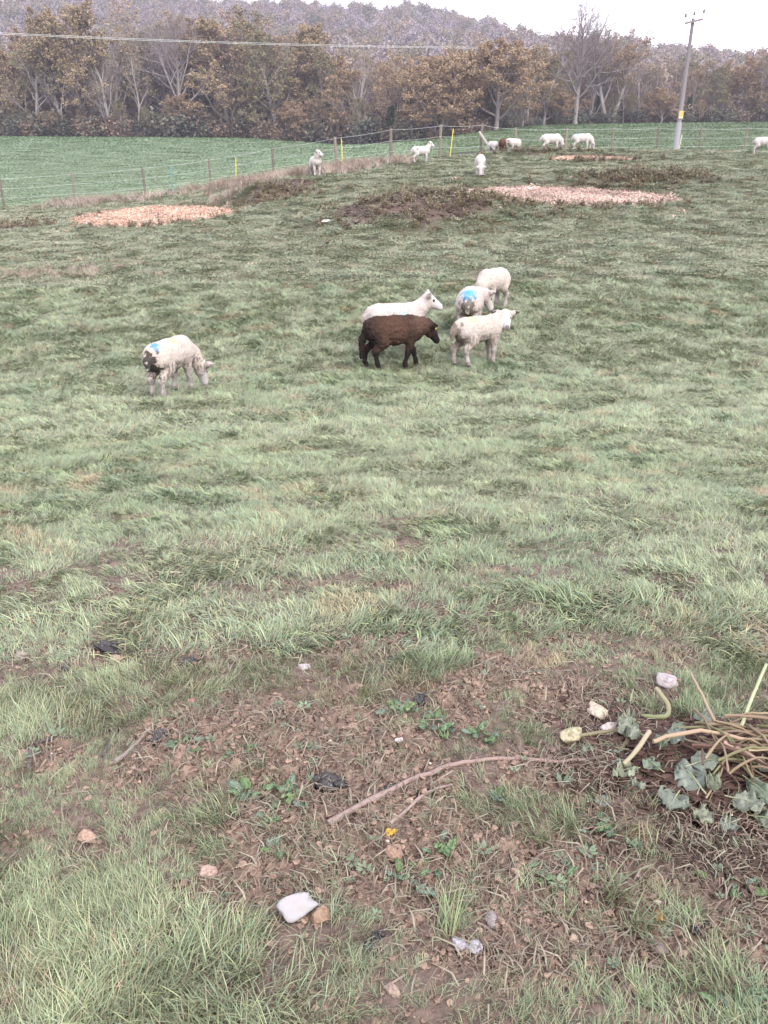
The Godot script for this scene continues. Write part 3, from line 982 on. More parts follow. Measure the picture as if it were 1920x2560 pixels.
# ---------------------------------------------------------------- sheep
# bones are tapered capsules; their distances are joined smoothly and meshed as surface nets
func skin(bones: Array, cell: float, k: float, paint: Callable, wool: Callable) -> ArrayMesh:
	var lo := Vector3.ONE * 1e9
	var hi := -lo
	for b in bones:
		for e in 2:
			var p: Vector3 = b[0] if e == 0 else b[2]
			var r: float = b[1] if e == 0 else b[3]
			lo = lo.min(p - Vector3.ONE * (r + 3.0 * cell))
			hi = hi.max(p + Vector3.ONE * (r + 3.0 * cell))
	var nx := int((hi.x - lo.x) / cell) + 2
	var ny := int((hi.y - lo.y) / cell) + 2
	var nz := int((hi.z - lo.z) / cell) + 2
	var acc := PackedFloat32Array()
	acc.resize(nx * ny * nz)
	for b in bones:
		var a: Vector3 = b[0]
		var ra: float = b[1]
		var e: Vector3 = b[2]
		var rb: float = b[3]
		var ba := e - a
		var bb := maxf(ba.length_squared(), 1e-9)
		var pad := maxf(ra, rb) + 3.2 * k + cell
		var p0 := ((a.min(e) - Vector3.ONE * pad - lo) / cell).floor()
		var p1 := ((a.max(e) + Vector3.ONE * pad - lo) / cell).ceil()
		for z in range(maxi(int(p0.z), 0), mini(int(p1.z) + 1, nz)):
			for y in range(maxi(int(p0.y), 0), mini(int(p1.y) + 1, ny)):
				var row := (z * ny + y) * nx
				for x in range(maxi(int(p0.x), 0), mini(int(p1.x) + 1, nx)):
					var pa := lo + Vector3(x, y, z) * cell - a
					var h := clampf(pa.dot(ba) / bb, 0.0, 1.0)
					var dist := (pa - ba * h).length() - lerpf(ra, rb, h)
					if dist < 3.2 * k: acc[row + x] += exp(-dist / k)
	var mb := MB.new()
	var cellix := PackedInt32Array()
	cellix.resize(nx * ny * nz)
	cellix.fill(-1)
	var offs := [0, 1, nx, nx + 1, nx * ny, nx * ny + 1, nx * ny + nx, nx * ny + nx + 1]
	var cp := [Vector3(0, 0, 0), Vector3(1, 0, 0), Vector3(0, 1, 0), Vector3(1, 1, 0), Vector3(0, 0, 1), Vector3(1, 0, 1), Vector3(0, 1, 1), Vector3(1, 1, 1)]
	var edges := [[0, 1], [2, 3], [4, 5], [6, 7], [0, 2], [1, 3], [4, 6], [5, 7], [0, 4], [1, 5], [2, 6], [3, 7]]
	for z in nz - 1:
		for y in ny - 1:
			for x in nx - 1:
				var o := (z * ny + y) * nx + x
				var c := 0
				for q in 8:
					if acc[o + offs[q]] > 1.0: c += 1
				if c == 0 or c == 8: continue
				var sum := Vector3.ZERO
				var cnt := 0
				for e in edges:
					var fa := acc[o + offs[e[0]]]
					var fb := acc[o + offs[e[1]]]
					if (fa > 1.0) != (fb > 1.0):
						var la := -log(maxf(fa, 0.03))
						var lb := -log(maxf(fb, 0.03))
						sum += cp[e[0]].lerp(cp[e[1]], la / (la - lb))
						cnt += 1
				cellix[o] = mb.v.size()
				mb.v.append(lo + (Vector3(x, y, z) + sum / cnt) * cell)
	var st := [1, nx, nx * ny]
	for z in range(1, nz - 1):
		for y in range(1, ny - 1):
			for x in range(1, nx - 1):
				var o := (z * ny + y) * nx + x
				var ins := acc[o] > 1.0
				for ax in 3:
					if (acc[o + st[ax]] > 1.0) == ins: continue
					var u: int = st[(ax + 1) % 3]
					var w: int = st[(ax + 2) % 3]
					var q0 := cellix[o - u - w]
					var q1 := cellix[o - w]
					var q2 := cellix[o]
					var q3 := cellix[o - u]
					if q0 < 0 or q1 < 0 or q2 < 0 or q3 < 0: continue
					if ins: mb.ix.append_array([q0, q2, q1, q0, q3, q2])
					else: mb.ix.append_array([q0, q1, q2, q0, q2, q3])
	mb.c.resize(mb.v.size())
	mb.smooth()
	for i in mb.v.size():
		var p := mb.v[i]
		mb.c[i] = paint.call(p, mb.n[i])
		mb.v[i] = p + mb.n[i] * wool.call(p)
	mb.smooth()
	return mb.mesh()

func seg_dist(p: Vector3, a: Vector3, b: Vector3) -> float:
	var ba := b - a
	return (p - a - ba * clampf((p - a).dot(ba) / maxf(ba.length_squared(), 1e-9), 0, 1)).length()

# s.neck: points from the withers to the poll; s.face: the way the muzzle points; s.legs: swing of fore near, fore far, hind near, hind far
func make_sheep(s: Dictionary, at: Vector3, turn: float, size: float, cell: float, label: String, group: String) -> Node3D:
	var B := []
	var fat: float = s.get("fat", 1.0) * 0.95
	var rump := Vector3(-0.25, 0.50, 0)
	var belly := Vector3(0.0, 0.475, 0)
	var chest := Vector3(0.23, 0.485, 0)
	B.append([rump, 0.145 * fat, belly, 0.172 * fat])
	B.append([belly, 0.172 * fat, chest, 0.150 * fat])
	B.append([Vector3(-0.24, 0.545, 0), 0.10, Vector3(0.20, 0.555, 0), 0.09])
	B.append([Vector3(-0.29, 0.51, 0), 0.105, Vector3(-0.25, 0.46, 0), 0.13])
	B.append([chest, 0.145, Vector3(0.29, 0.46, 0), 0.11])
	var neck: Array = s.neck
	var nr := [0.125, 0.098, 0.076]
	for i in neck.size() - 1:
		B.append([neck[i], nr[mini(i, 2)], neck[i + 1], nr[mini(i + 1, 2)]])
	var poll: Vector3 = neck[neck.size() - 1]
	var f: Vector3 = s.face.normalized()
	var up: Vector3 = s.get("crown", Vector3.UP)
	var sd := f.cross(up).normalized()
	var hu := sd.cross(f)
	var hl: float = s.get("head", 0.205)
	B.append([poll, 0.066, poll + f * 0.10 - hu * 0.008, 0.056])
	B.append([poll + f * 0.09 - hu * 0.004, 0.050, poll + f * hl - hu * 0.012, 0.034])
	B.append([poll + f * (hl - 0.03) - hu * 0.020, 0.031, poll + f * (hl + 0.004) - hu * 0.016, 0.029])
	B.append([poll - f * 0.02 + hu * 0.02, 0.05, poll + f * 0.05 - hu * 0.03, 0.05])
	var ear_tips := []
	var ev: float = s.get("ear_up", 0.15)
	for e in [-1.0, 1.0]:
		var root: Vector3 = poll + sd * e * 0.055 + hu * 0.022 - f * 0.005
		var mid: Vector3 = root + (sd * e + hu * ev - f * 0.25).normalized() * 0.07
		var tip: Vector3 = mid + (sd * e + hu * (ev - 0.1) - f * 0.1).normalized() * 0.075
		B.append([root, 0.019, mid, 0.025])
		B.append([mid, 0.025, tip, 0.010])
		ear_tips.append([root, mid, tip])
	var sw: Array = s.legs
	for i in 2:
		var z := 0.090 if i == 0 else -0.090
		var w: float = sw[i]
		B.append([Vector3(0.23, 0.46, z * 0.85), 0.088, Vector3(0.215 + w * 0.15, 0.33, z), 0.050])
		B.append([Vector3(0.215 + w * 0.15, 0.33, z), 0.048, Vector3(0.23 + w * 0.6, 0.205, z), 0.030])
		B.append([Vector3(0.23 + w * 0.6, 0.205, z), 0.031, Vector3(0.225 + w, 0.075, z), 0.021])
		B.append([Vector3(0.225 + w, 0.075, z), 0.024, Vector3(0.242 + w, 0.018, z), 0.028])
	for i in 2:
		var z := 0.095 if i == 0 else -0.095
		var w: float = sw[2 + i]
		B.append([Vector3(-0.25, 0.46, z * 0.7), 0.110, Vector3(-0.18 + w * 0.25, 0.355, z), 0.078])
		B.append([Vector3(-0.18 + w * 0.25, 0.355, z), 0.072, Vector3(-0.315 + w * 0.7, 0.235, z), 0.038])
		B.append([Vector3(-0.315 + w * 0.7, 0.235, z), 0.036, Vector3(-0.305 + w, 0.085, z), 0.024])
		B.append([Vector3(-0.305 + w, 0.085, z), 0.025, Vector3(-0.280 + w, 0.018, z), 0.029])
	var tl: float = s.get("tail", 0.14)
	B.append([Vector3(-0.375, 0.575, 0), 0.036, Vector3(-0.435, 0.56 - tl * 0.6, 0.0), 0.040])
	B.append([Vector3(-0.435, 0.56 - tl * 0.6, 0.0), 0.040, Vector3(-0.45, 0.56 - tl * 1.25, 0.005), 0.028])
	var head_a := poll + hu * 0.01
	var head_b := poll + f * hl
	var wool_c: Color = s.wool
	var face_c: Color = s.face_color
	var leg_c: Color = s.leg_color
	var muck: Color = s.get("muck", Color(.10, .085, .07))
	var dirt: float = s.get("dirt", 0.5)
	var spots: Array = s.get("spots", [])
	var paint := func(p: Vector3, nn: Vector3) -> Color:
		var c := wool_c
		var n1 := fine.get_noise_3d(p.x * 9.0, p.y * 9.0, p.z * 9.0)
		var n2 := fine.get_noise_3d(p.x * 38.0 + 5.0, p.y * 38.0, p.z * 38.0)
		c = c * (1.0 + 0.22 * n2 + 0.12 * n1)
		var hd := seg_dist(p, head_a, head_b)
		var in_head := hd < 0.078 and (p - poll).dot(f) > -0.035 - 0.02 * n2
		var ear := 9.0
		for t in ear_tips: ear = minf(ear, minf(seg_dist(p, t[0], t[1]), seg_dist(p, t[1], t[2])))
		if in_head or ear < 0.034:
			c = face_c
			if ear < 0.034 and ear < hd - 0.03: c = c * Color(.93, .84, .82)
			if s.get("dark_ears", false) and ear < 0.034 and hd > 0.085 and nn.dot(f) > -0.2: c = Color(.05, .04, .04)
			for e in [-1.0, 1.0]:
				if (p - (poll + f * 0.075 + sd * e * 0.05 + hu * 0.022)).length() < 0.025: c = Color(.03, .025, .02)
			if (p - (poll + f * (hl + 0.02) - hu * 0.0)).length() < 0.033: c = c.lerp(Color(.10, .08, .085), 0.8)
			return c
		if p.y < 0.245 + 0.03 * n1:
			c = leg_c * (1.0 + 0.3 * n2)
			if n1 + n2 * 0.4 < 0.2 * dirt - 0.1: c = c.lerp(muck, 0.35 * dirt)
			if p.y < 0.03: c = Color(.06, .05, .045)
			return c
		# mud and dung caked into the fleece: streaks low on the flanks and round the tail
		var streak := fine.get_noise_3d(p.x * 26.0, p.y * 9.0, p.z * 26.0)
		if p.y < 0.44 and streak > 0.35 - 0.3 * dirt: c = c.lerp(muck, clampf(0.55 * dirt, 0, 0.8))
		var soiled := Vector3((p.x + 0.40) * 4.6, (p.y - 0.40) * 5.6, p.z * 9.0).length() + 0.9 * n1 + 0.35 * n2
		if soiled < 0.55 + 0.5 * dirt: c = c.lerp(muck, clampf((0.55 + 0.5 * dirt - soiled) * 3.0, 0, minf(0.96, 0.9 * dirt)))
		for q in spots:
			var r: float = q[1]
			var dd: float = (p - q[0]).length() / r + 0.45 * n2 + 0.25 * n1
			if dd < 1.0: c = c.lerp(q[2], clampf((1.0 - dd) * 1.6, 0, 0.85))
		return c
	var depth: float = s.get("curl", 0.005)
	var wool := func(p: Vector3) -> float:
		if p.y < 0.24 or seg_dist(p, head_a, head_b) < 0.082: return 0.0
		return depth * (fine.get_noise_3d(p.x * 36.0, p.y * 30.0, p.z * 36.0) * 1.1 + 0.9 * fine.get_noise_3d(p.x * 10.0, p.y * 14.0, p.z * 10.0))
	var o := put(skin(B, cell, 0.018, paint, wool), "sheep", M.wool)
	o.position = at
	o.rotation.y = turn
	o.scale = Vector3(0.93, 1, 1) * size
	tag(o, label, "sheep", group)
	if s.has("tag"):
		var mb := MB.new()
		var t: Array = ear_tips[s.tag]
		mb.box(t[1].lerp(t[2], 0.3) + f * 0.026, Vector3(.012, .045, .04), Basis(), Color(.75, .55, .06))
		tag(put(mb.mesh(), "ear_tag", M.paint, o), "yellow plastic ear tag")
	return o

func build_sheep() -> void:
	var cream := Color(.39, .35, .33)
	var white := Color(.42, .395, .395)
	var shank := Color(.34, .305, .29)
	var blue := Color(.03, .21, .48)
	var graze := [Vector3(0.26, 0.54, 0), Vector3(0.41, 0.42, 0), Vector3(0.48, 0.235, 0)]
	var level := [Vector3(0.25, 0.54, 0), Vector3(0.38, 0.56, 0), Vector3(0.47, 0.545, 0)]
	var alert := [Vector3(0.25, 0.54, 0), Vector3(0.35, 0.65, 0), Vector3(0.41, 0.765, 0)]
	var down := Vector3(0.30, -1, 0)
	var c := 0.009
	var near := "sheep grazing in the middle of the pasture"
	var g := ground(-2.42, -9.43)
	make_sheep({"neck": [Vector3(0.26, 0.54, 0), Vector3(0.40, 0.43, 0.05), Vector3(0.46, 0.27, 0.12)], "face": Vector3(0.30, -1, 0.10), "crown": Vector3(0.9, 0.3, 0.3), "legs": [0.03, -0.05, -0.02, 0.05], "wool": cream * Color(1.0, .96, .92), "face_color": white, "leg_color": shank, "dirt": 1.0, "muck": Color(.02, .017, .015), "fat": 1.08, "ear_up": 0.3, "spots": [[Vector3(-0.31, 0.630, 0.03), 0.085, blue], [Vector3(-0.08, 0.660, -0.03), 0.06, Color(.3, .42, .42)], [Vector3(0.0, 0.645, 0.07), 0.08, Color(.48, .38, .2)], [Vector3(0.10, 0.595, 0.13), 0.07, Color(.33, .29, .26)]]}, g, deg_to_rad(67), 0.96, c, "cream sheep with blue mark and black-soiled rump grazing alone, apart from the others", near)
	g = ground(0.13, -11.04)
	make_sheep({"neck": [Vector3(0.25, 0.53, 0), Vector3(0.38, 0.525, 0), Vector3(0.48, 0.50, 0)], "face": Vector3(0.62, -0.75, -0.12), "crown": Vector3(0.7, 0.7, 0), "legs": [-0.09, 0.10, 0.06, -0.08], "wool": Color(.042, .027, .021), "spots": [[Vector3(-0.02, 0.52, 0.16), 0.26, Color(.075, .042, .031)], [Vector3(0.33, 0.56, 0.06), 0.16, Color(.088, .052, .04)], [Vector3(-0.36, 0.42, 0.05), 0.2, Color(.016, .012, .011)]], "face_color": Color(.018, .015, .014), "leg_color": Color(.016, .013, .012), "muck": Color(.022, .015, .012), "dirt": 0.9, "fat": 1.05, "tail": 0.32, "ear_up": 0.5, "curl": 0.013, "tag": 1}, g, deg_to_rad(10), 1.04, c, "dark brown sheep with black face and legs walking past the white ones", near)
	g = ground(0.16, -11.75)
	make_sheep({"neck": [Vector3(0.25, 0.54, 0), Vector3(0.37, 0.61, 0), Vector3(0.45, 0.70, 0)], "face": Vector3(0.90, -0.42, 0.05), "crown": Vector3(0.3, 0.95, 0), "legs": [0.02, -0.04, 0.03, -0.05], "wool": cream, "face_color": white, "leg_color": shank, "dirt": 0.35, "ear_up": 0.75, "spots": [[Vector3(0.10, 0.545, 0.16), 0.05, Color(.26, .37, .48)]]}, g, deg_to_rad(4), 1.05, c, "cream sheep with raised head and pricked ear standing behind the dark brown one", near)
	g = ground(1.25, -11.2)
	make_sheep({"neck": [Vector3(0.25, 0.53, 0), Vector3(0.36, 0.575, 0.02), Vector3(0.42, 0.635, 0.05)], "face": Vector3(-0.40, -0.55, 0.80), "legs": [-0.02, 0.04, 0.07, -0.04], "wool": cream * Color(.93, .91, .87), "face_color": Color(.43, .405, .41), "leg_color": shank, "muck": Color(.15, .125, .105), "dirt": 1.25, "dark_ears": true, "ear_up": 0.22, "fat": .97, "spots": [[Vector3(-0.16, 0.645, 0.05), 0.10, Color(.42, .355, .22)], [Vector3(0.36, 0.485, 0.10), 0.05, Color(.44, .37, .2)]]}, g, deg_to_rad(27), 0.98, c, "dirty cream sheep with yellow-marked back turning its face to the camera", near)
	g = ground(1.27, -12.7)
	make_sheep({"neck": [Vector3(0.25, 0.53, 0), Vector3(0.38, 0.53, 0.10), Vector3(0.42, 0.52, 0.19)], "face": Vector3(0.25, -0.85, 0.40), "crown": Vector3(0.5, 0.3, 0.6), "legs": [0.0, 0.03, 0.0, 0.04], "wool": cream * Color(.97, .95, .93), "face_color": white, "leg_color": shank, "muck": Color(.11, .09, .075), "dirt": 1.0, "fat": 1.12, "ear_up": 0.3, "spots": [[Vector3(-0.33, 0.620, 0.0), 0.13, Color(.03, .25, .44)], [Vector3(-0.24, 0.645, 0.05), 0.10, Color(.05, .28, .46)]]}, g, deg_to_rad(80), 1.06, c, "cream sheep seen from behind with a large blue mark on its rump", near)
	g = ground(1.80, -14.2)
	make_sheep({"neck": graze, "face": down, "crown": Vector3(1, 0.3, 0), "legs": [0.04, -0.03, -0.05, 0.03], "wool": cream * Color(1.02, .99, .95), "face_color": white, "leg_color": shank, "dirt": 0.45, "fat": 1.05}, g, deg_to_rad(234), 1.0, c, "clean cream sheep grazing with raised rump behind the blue-rumped one", near)
	# far sheep: x, d, turn, pose, colour, label
	var far := "sheep grazing far up the slope"
	var k := 0.02
	var std := {"legs": [0.02, -0.03, -0.03, 0.03], "wool": Color(.44, .405, .39), "face_color": white, "leg_color": Color(.40, .365, .35), "dirt": 0.3}
	var al := std.merged({"neck": alert, "face": Vector3(0.75, -0.5, 0.35), "ear_up": 0.2})
	var gz := std.merged({"neck": graze, "face": down, "crown": Vector3(1, 0.3, 0)})
	make_sheep(al.merged({"face": Vector3(0.55, -0.45, -0.75), "muck": Color(.12, .08, .06), "dirt": 0.8}, true), ground(-2.2, -29.2), deg_to_rad(-72), 0.92, k, "white sheep standing head-on with raised head beside the grassy bank", far)
	make_sheep(al.merged({"spots": [[Vector3(-0.2, 0.545, 0.16), 0.07, Color(.2, .12, .1)]]}, true), ground(1.3, -32.0), deg_to_rad(6), 0.83, k, "white sheep standing side-on with raised head near the fence corner", far)
	make_sheep(gz.merged({"spots": [[Vector3(0.24, 0.645, 0.0), 0.10, Color(.55, .08, .05)]]}, true), ground(2.95, -27.9), deg_to_rad(-93), 0.92, k, "white sheep with red back mark grazing head-on above the woodchip bed", far)
	make_sheep(gz, ground(4.18, -35.1), deg_to_rad(120), 0.72, k, "small white sheep half hidden beside the far brown one", far)
	make_sheep(gz.merged({"wool": Color(.09, .045, .03), "face_color": Color(.02, .016, .015), "leg_color": Color(.02, .016, .015)}, true), ground(4.52, -34.9), deg_to_rad(80), 0.8, k, "brown sheep among the far white ones on the crest", far)
	make_sheep(std.merged({"neck": level, "face": Vector3(0.7, -0.6, 0.3)}), ground(4.98, -35.0), deg_to_rad(215), 0.8, k, "white sheep facing the far brown one on the crest", far)
	make_sheep(gz, ground(6.32, -34.7), deg_to_rad(2), 0.98, k, "long-bodied white sheep grazing on the crest beside a fence post", far)
	make_sheep(gz.merged({"spots": [[Vector3(-0.22, 0.645, 0.05), 0.09, blue]]}, true), ground(7.4, -34.3), deg_to_rad(-12), 0.9, k, "white sheep with blue mark grazing at the end of the crest group", far)
	make_sheep(gz.merged({"spots": [[Vector3(-0.1, 0.655, -0.1), 0.09, blue]]}, true), ground(13.35, -32.2), deg_to_rad(-35), 0.88, k, "white sheep grazing at the right edge near the utility pole", far)

# ---------------------------------------------------------------- fence, stakes, pole, wires
func build_fence() -> void:
	var o := base("wire_fence", ground(0.26, -34.6))
	tag(o, "post and wire fence running along the far side of the pasture", "fence")
	var hs := [1.14, 1.08, 1.1, 1.08, 1.02, 1.05, 1.08, 1.15, 1.1, 1.15, 1.15, 1.12, 1.1, 1.08, 1.08, 1.08, 1.08]
	var tops := []
	for i in FENCE.size():
		var p := ground(FENCE[i][0], -FENCE[i][1])
		var thick: float = 0.055 if i >= 6 and i <= 11 else 0.045
		var lean := Vector3(rng.randfn() * 0.03, 1, rng.randfn() * 0.03).normalized()
		var mb := MB.new()
		var col := Color(.19, .165, .135).lerp(Color(.12, .105, .09), rng.randf())
		var pts := PackedVector3Array()
		var rad := PackedFloat32Array()
		for q in 5:
			pts.append(lean * lerpf(-0.25, hs[i], q / 4.0))
			rad.append(thick * rng.randf_range(0.94, 1.06))
		mb.tube(pts, rad, 8, col, col * Color(1.1, 1.1, 1.08))
		var m := put(mb.mesh(), "post", M.wood, o)
		m.position = p - o.position
		tops.append([p, lean, hs[i]])
	for w in 3:
		var f: float = [0.95, 0.62, 0.30][w]
		var mb := MB.new()
		for i in tops.size() - 1:
			var a: Vector3 = tops[i][0] + tops[i][1] * tops[i][2] * f
			var b: Vector3 = tops[i + 1][0] + tops[i + 1][1] * tops[i + 1][2] * f
			var pts := PackedVector3Array()
			for q in 6:
				pts.append(a.lerp(b, q / 5.0) + Vector3(0, -0.03 * sin(PI * q / 5.0), 0.06) - o.position)
			mb.tube(pts, PackedFloat32Array([.0042, .0042, .0042, .0042, .0042, .0042]), 5, Color(.5, .52, .51), Color(.5, .52, .51))
		put(mb.mesh(), "wire", M.metal, o)
	# brace at the corner post
	var br := MB.new()
	var p0 := ground(4.35, -35.3)
	br.tube(PackedVector3Array([p0 + Vector3(0, -0.1, 0), ground(3.6, -35.4) + Vector3(0.05, 0.85, 0)]), PackedFloat32Array([.05, .045]), 8, Color(.33, .31, .29), Color(.36, .34, .31))
	for i in br.v.size(): br.v[i] -= o.position
	put(br.mesh(), "brace", M.wood, o)
	var stakes := [[-5.75, 35.05, .95, Color(.50, .43, .10), "yellow plastic stake on the bank among dry grass", 3.0], [-1.55, 34.1, 1.0, Color(.50, .44, .10), "yellow plastic stake close beside a fence post below the wood", -2.0], [2.42, 33.5, .95, Color(.52, .43, .08), "yellow plastic stake right of the alert side-on sheep", 6.0], [8.25, 36.9, .8, Color(.46, .46, .35), "pale cream stake behind the crest sheep", 9.0], [12.55, 39.0, .8, Color(.46, .48, .33), "pale lime stake right of the utility pole", 6.0], [-8.0, 34.0, 1.0, Color(.10, .27, .33), "blue plastic stake on the low side of the fence", 0.0]]
	for s in stakes:
		var b := base("electric_fence_stake", ground(s[0], -s[1]))
		b.rotation.z = deg_to_rad(-s[5])
		var mb := MB.new()
		var r := 0.020 if s[3].r > 0.3 else 0.014
		mb.tube(PackedVector3Array([Vector3(0, -0.2, 0), Vector3(0, s[2] * 0.5, 0), Vector3(0, s[2], 0)]), PackedFloat32Array([r * 0.8, r, r]), 6, s[3], s[3])
		put(mb.mesh(), "shaft", M.paint, b)
		for q in 3:
			var cl := MB.new()
			cl.box(Vector3(r + 0.012, s[2] * (0.4 + 0.25 * q), 0), Vector3(.03, .02, .02), Basis(), s[3] * 0.9)
			put(cl.mesh(), "wire_clip", M.paint, b)
		tag(b, s[4], "stake", "electric fence stakes")

func build_pole() -> void:
	var at := ground(12.62, -39.6)
	var o := base("utility_pole", at)
	o.rotation.z = deg_to_rad(-1.0)
	tag(o, "tall wooden utility pole with crossarm, insulators and yellow warning plate", "utility pole")
	var mb := MB.new()
	var hh := 5.12
	var pts := PackedVector3Array()
	var rad := PackedFloat32Array()
	for q in 9:
		pts.append(Vector3(0, lerpf(-0.5, hh, q / 8.0), 0))
		rad.append(lerpf(0.112, 0.066, q / 8.0))
	mb.tube(pts, rad, 12, Color(.24, .225, .235), Color(.17, .15, .165))
	put(mb.mesh(), "shaft", M.wood, o)
	var sl := MB.new()
	sl.tube(PackedVector3Array([Vector3(0, -0.3, 0), Vector3(0, 1.16, 0), Vector3(0, 1.24, 0)]), PackedFloat32Array([.130, .122, .108]), 12, Color(.29, .285, .31), Color(.27, .265, .285))
	tag(put(sl.mesh(), "sleeve", M.wood, o), "paler grey sleeve round the pole's foot")
	var sg := MB.new()
	sg.box(Vector3(0.0, 1.53, 0.125), Vector3(.19, .30, .012), Basis(), Color(.44, .34, .10))
	var plate := put(sg.mesh(), "warning_plate", M.paint, o)
	tag(plate, "yellow warning plate")
	var tri := MB.new()
	tri.box(Vector3(0.0, 1.42, 0.133), Vector3(.17, .05, .004), Basis(), Color(.60, .57, .45))
	put(tri.mesh(), "text_strip", M.paint, plate)
	var arm := MB.new()
	var ab := Basis(Vector3.UP, deg_to_rad(-28))
	arm.box(Vector3(0, hh - 0.12, 0.12), Vector3(0.74, .075, .075), Basis(Vector3(0, 0, 1), deg_to_rad(13)), Color(.20, .17, .19))
	put(arm.mesh(), "crossarm", M.wood, o)
	for q in 3:
		var x: float = [-0.36, -0.02, 0.36][q]
		var y := hh - 0.12 + x * tan(deg_to_rad(13)) + 0.03
		var pin := MB.new()
		pin.tube(PackedVector3Array([Vector3(x, y, 0.12), Vector3(x, y + 0.24, 0.12)]), PackedFloat32Array([.008, .008]), 6, Color(.35, .34, .36), Color(.35, .34, .36))
		var ins := MB.new()
		ins.tube(PackedVector3Array([Vector3(x, y + 0.19, 0.12), Vector3(x, y + 0.22, 0.12), Vector3(x, y + 0.24, 0.12), Vector3(x, y + 0.27, 0.12), Vector3(x, y + 0.29, 0.12), Vector3(x, y + 0.33, 0.12)]), PackedFloat32Array([.05, .055, .035, .05, .042, .02]), 10, Color(.10, .08, .11), Color(.08, .07, .09))
		var i := put(ins.mesh(), "insulator", M.glaze, o)
		put(pin.mesh(), "pin", M.metal, i)
	# the pair of overhead wires in front of the wood on the left
	for w in 2:
		var wi := MB.new()
		var line := PackedVector3Array()
		var rr := PackedFloat32Array()
		for q in 25:
			var t := q / 24.0
			line.append(Vector3(lerpf(-70.0, 26.0, t), lerpf(16.6, 17.6, t) - 2.2 * 4.0 * t * (1.0 - t) * 0.35 - w * 0.14, lerpf(-99.0, -131.0, t)))
			rr.append(0.015)
		wi.tube(line, rr, 5, Color(.62, .65, .66), Color(.62, .65, .66))
		tag(put(wi.mesh(), "overhead_wire", M.metal), ["upper", "lower"][w] + " of two pale overhead wires crossing before the wood", "wire", "overhead wires")

func build_house() -> void:
	var o := base("farmhouse", Vector3(-205, hill_h(-205, 530), -530), 0.3)
	tag(o, "distant farmhouse with pink roof half hidden by trees on the hillside", "house")
	var b := MB.new()
	b.box(Vector3(0, 2.4, 0), Vector3(13, 5.6, 7), Basis(), Color(.62, .56, .52))
	put(b.mesh(), "wall", M.plaster, o)
	var r := MB.new()
	for s in [-1.0, 1.0]:
		r.box(Vector3(0, 6.6, s * 2.0), Vector3(13.6, .25, 5.2), Basis(Vector3.RIGHT, s * 0.62), Color(.42, .29, .27))
	var roof := put(r.mesh(), "roof", M.plaster, o)
	var ch := MB.new()
	ch.box(Vector3(4.5, 8.2, 0), Vector3(1.0, 2.0, 1.0), Basis(), Color(.40, .30, .27))
	put(ch.mesh(), "chimney", M.plaster, roof)
	for i in 4:
		for j in 2:
			var w := MB.new()
			w.box(Vector3(-4.8 + i * 3.2, 1.4 + j * 2.4, 3.52), Vector3(1.0, 1.2, .08), Basis(), Color(.08, .09, .10))
			put(w.mesh(), "window", M.glaze, o)

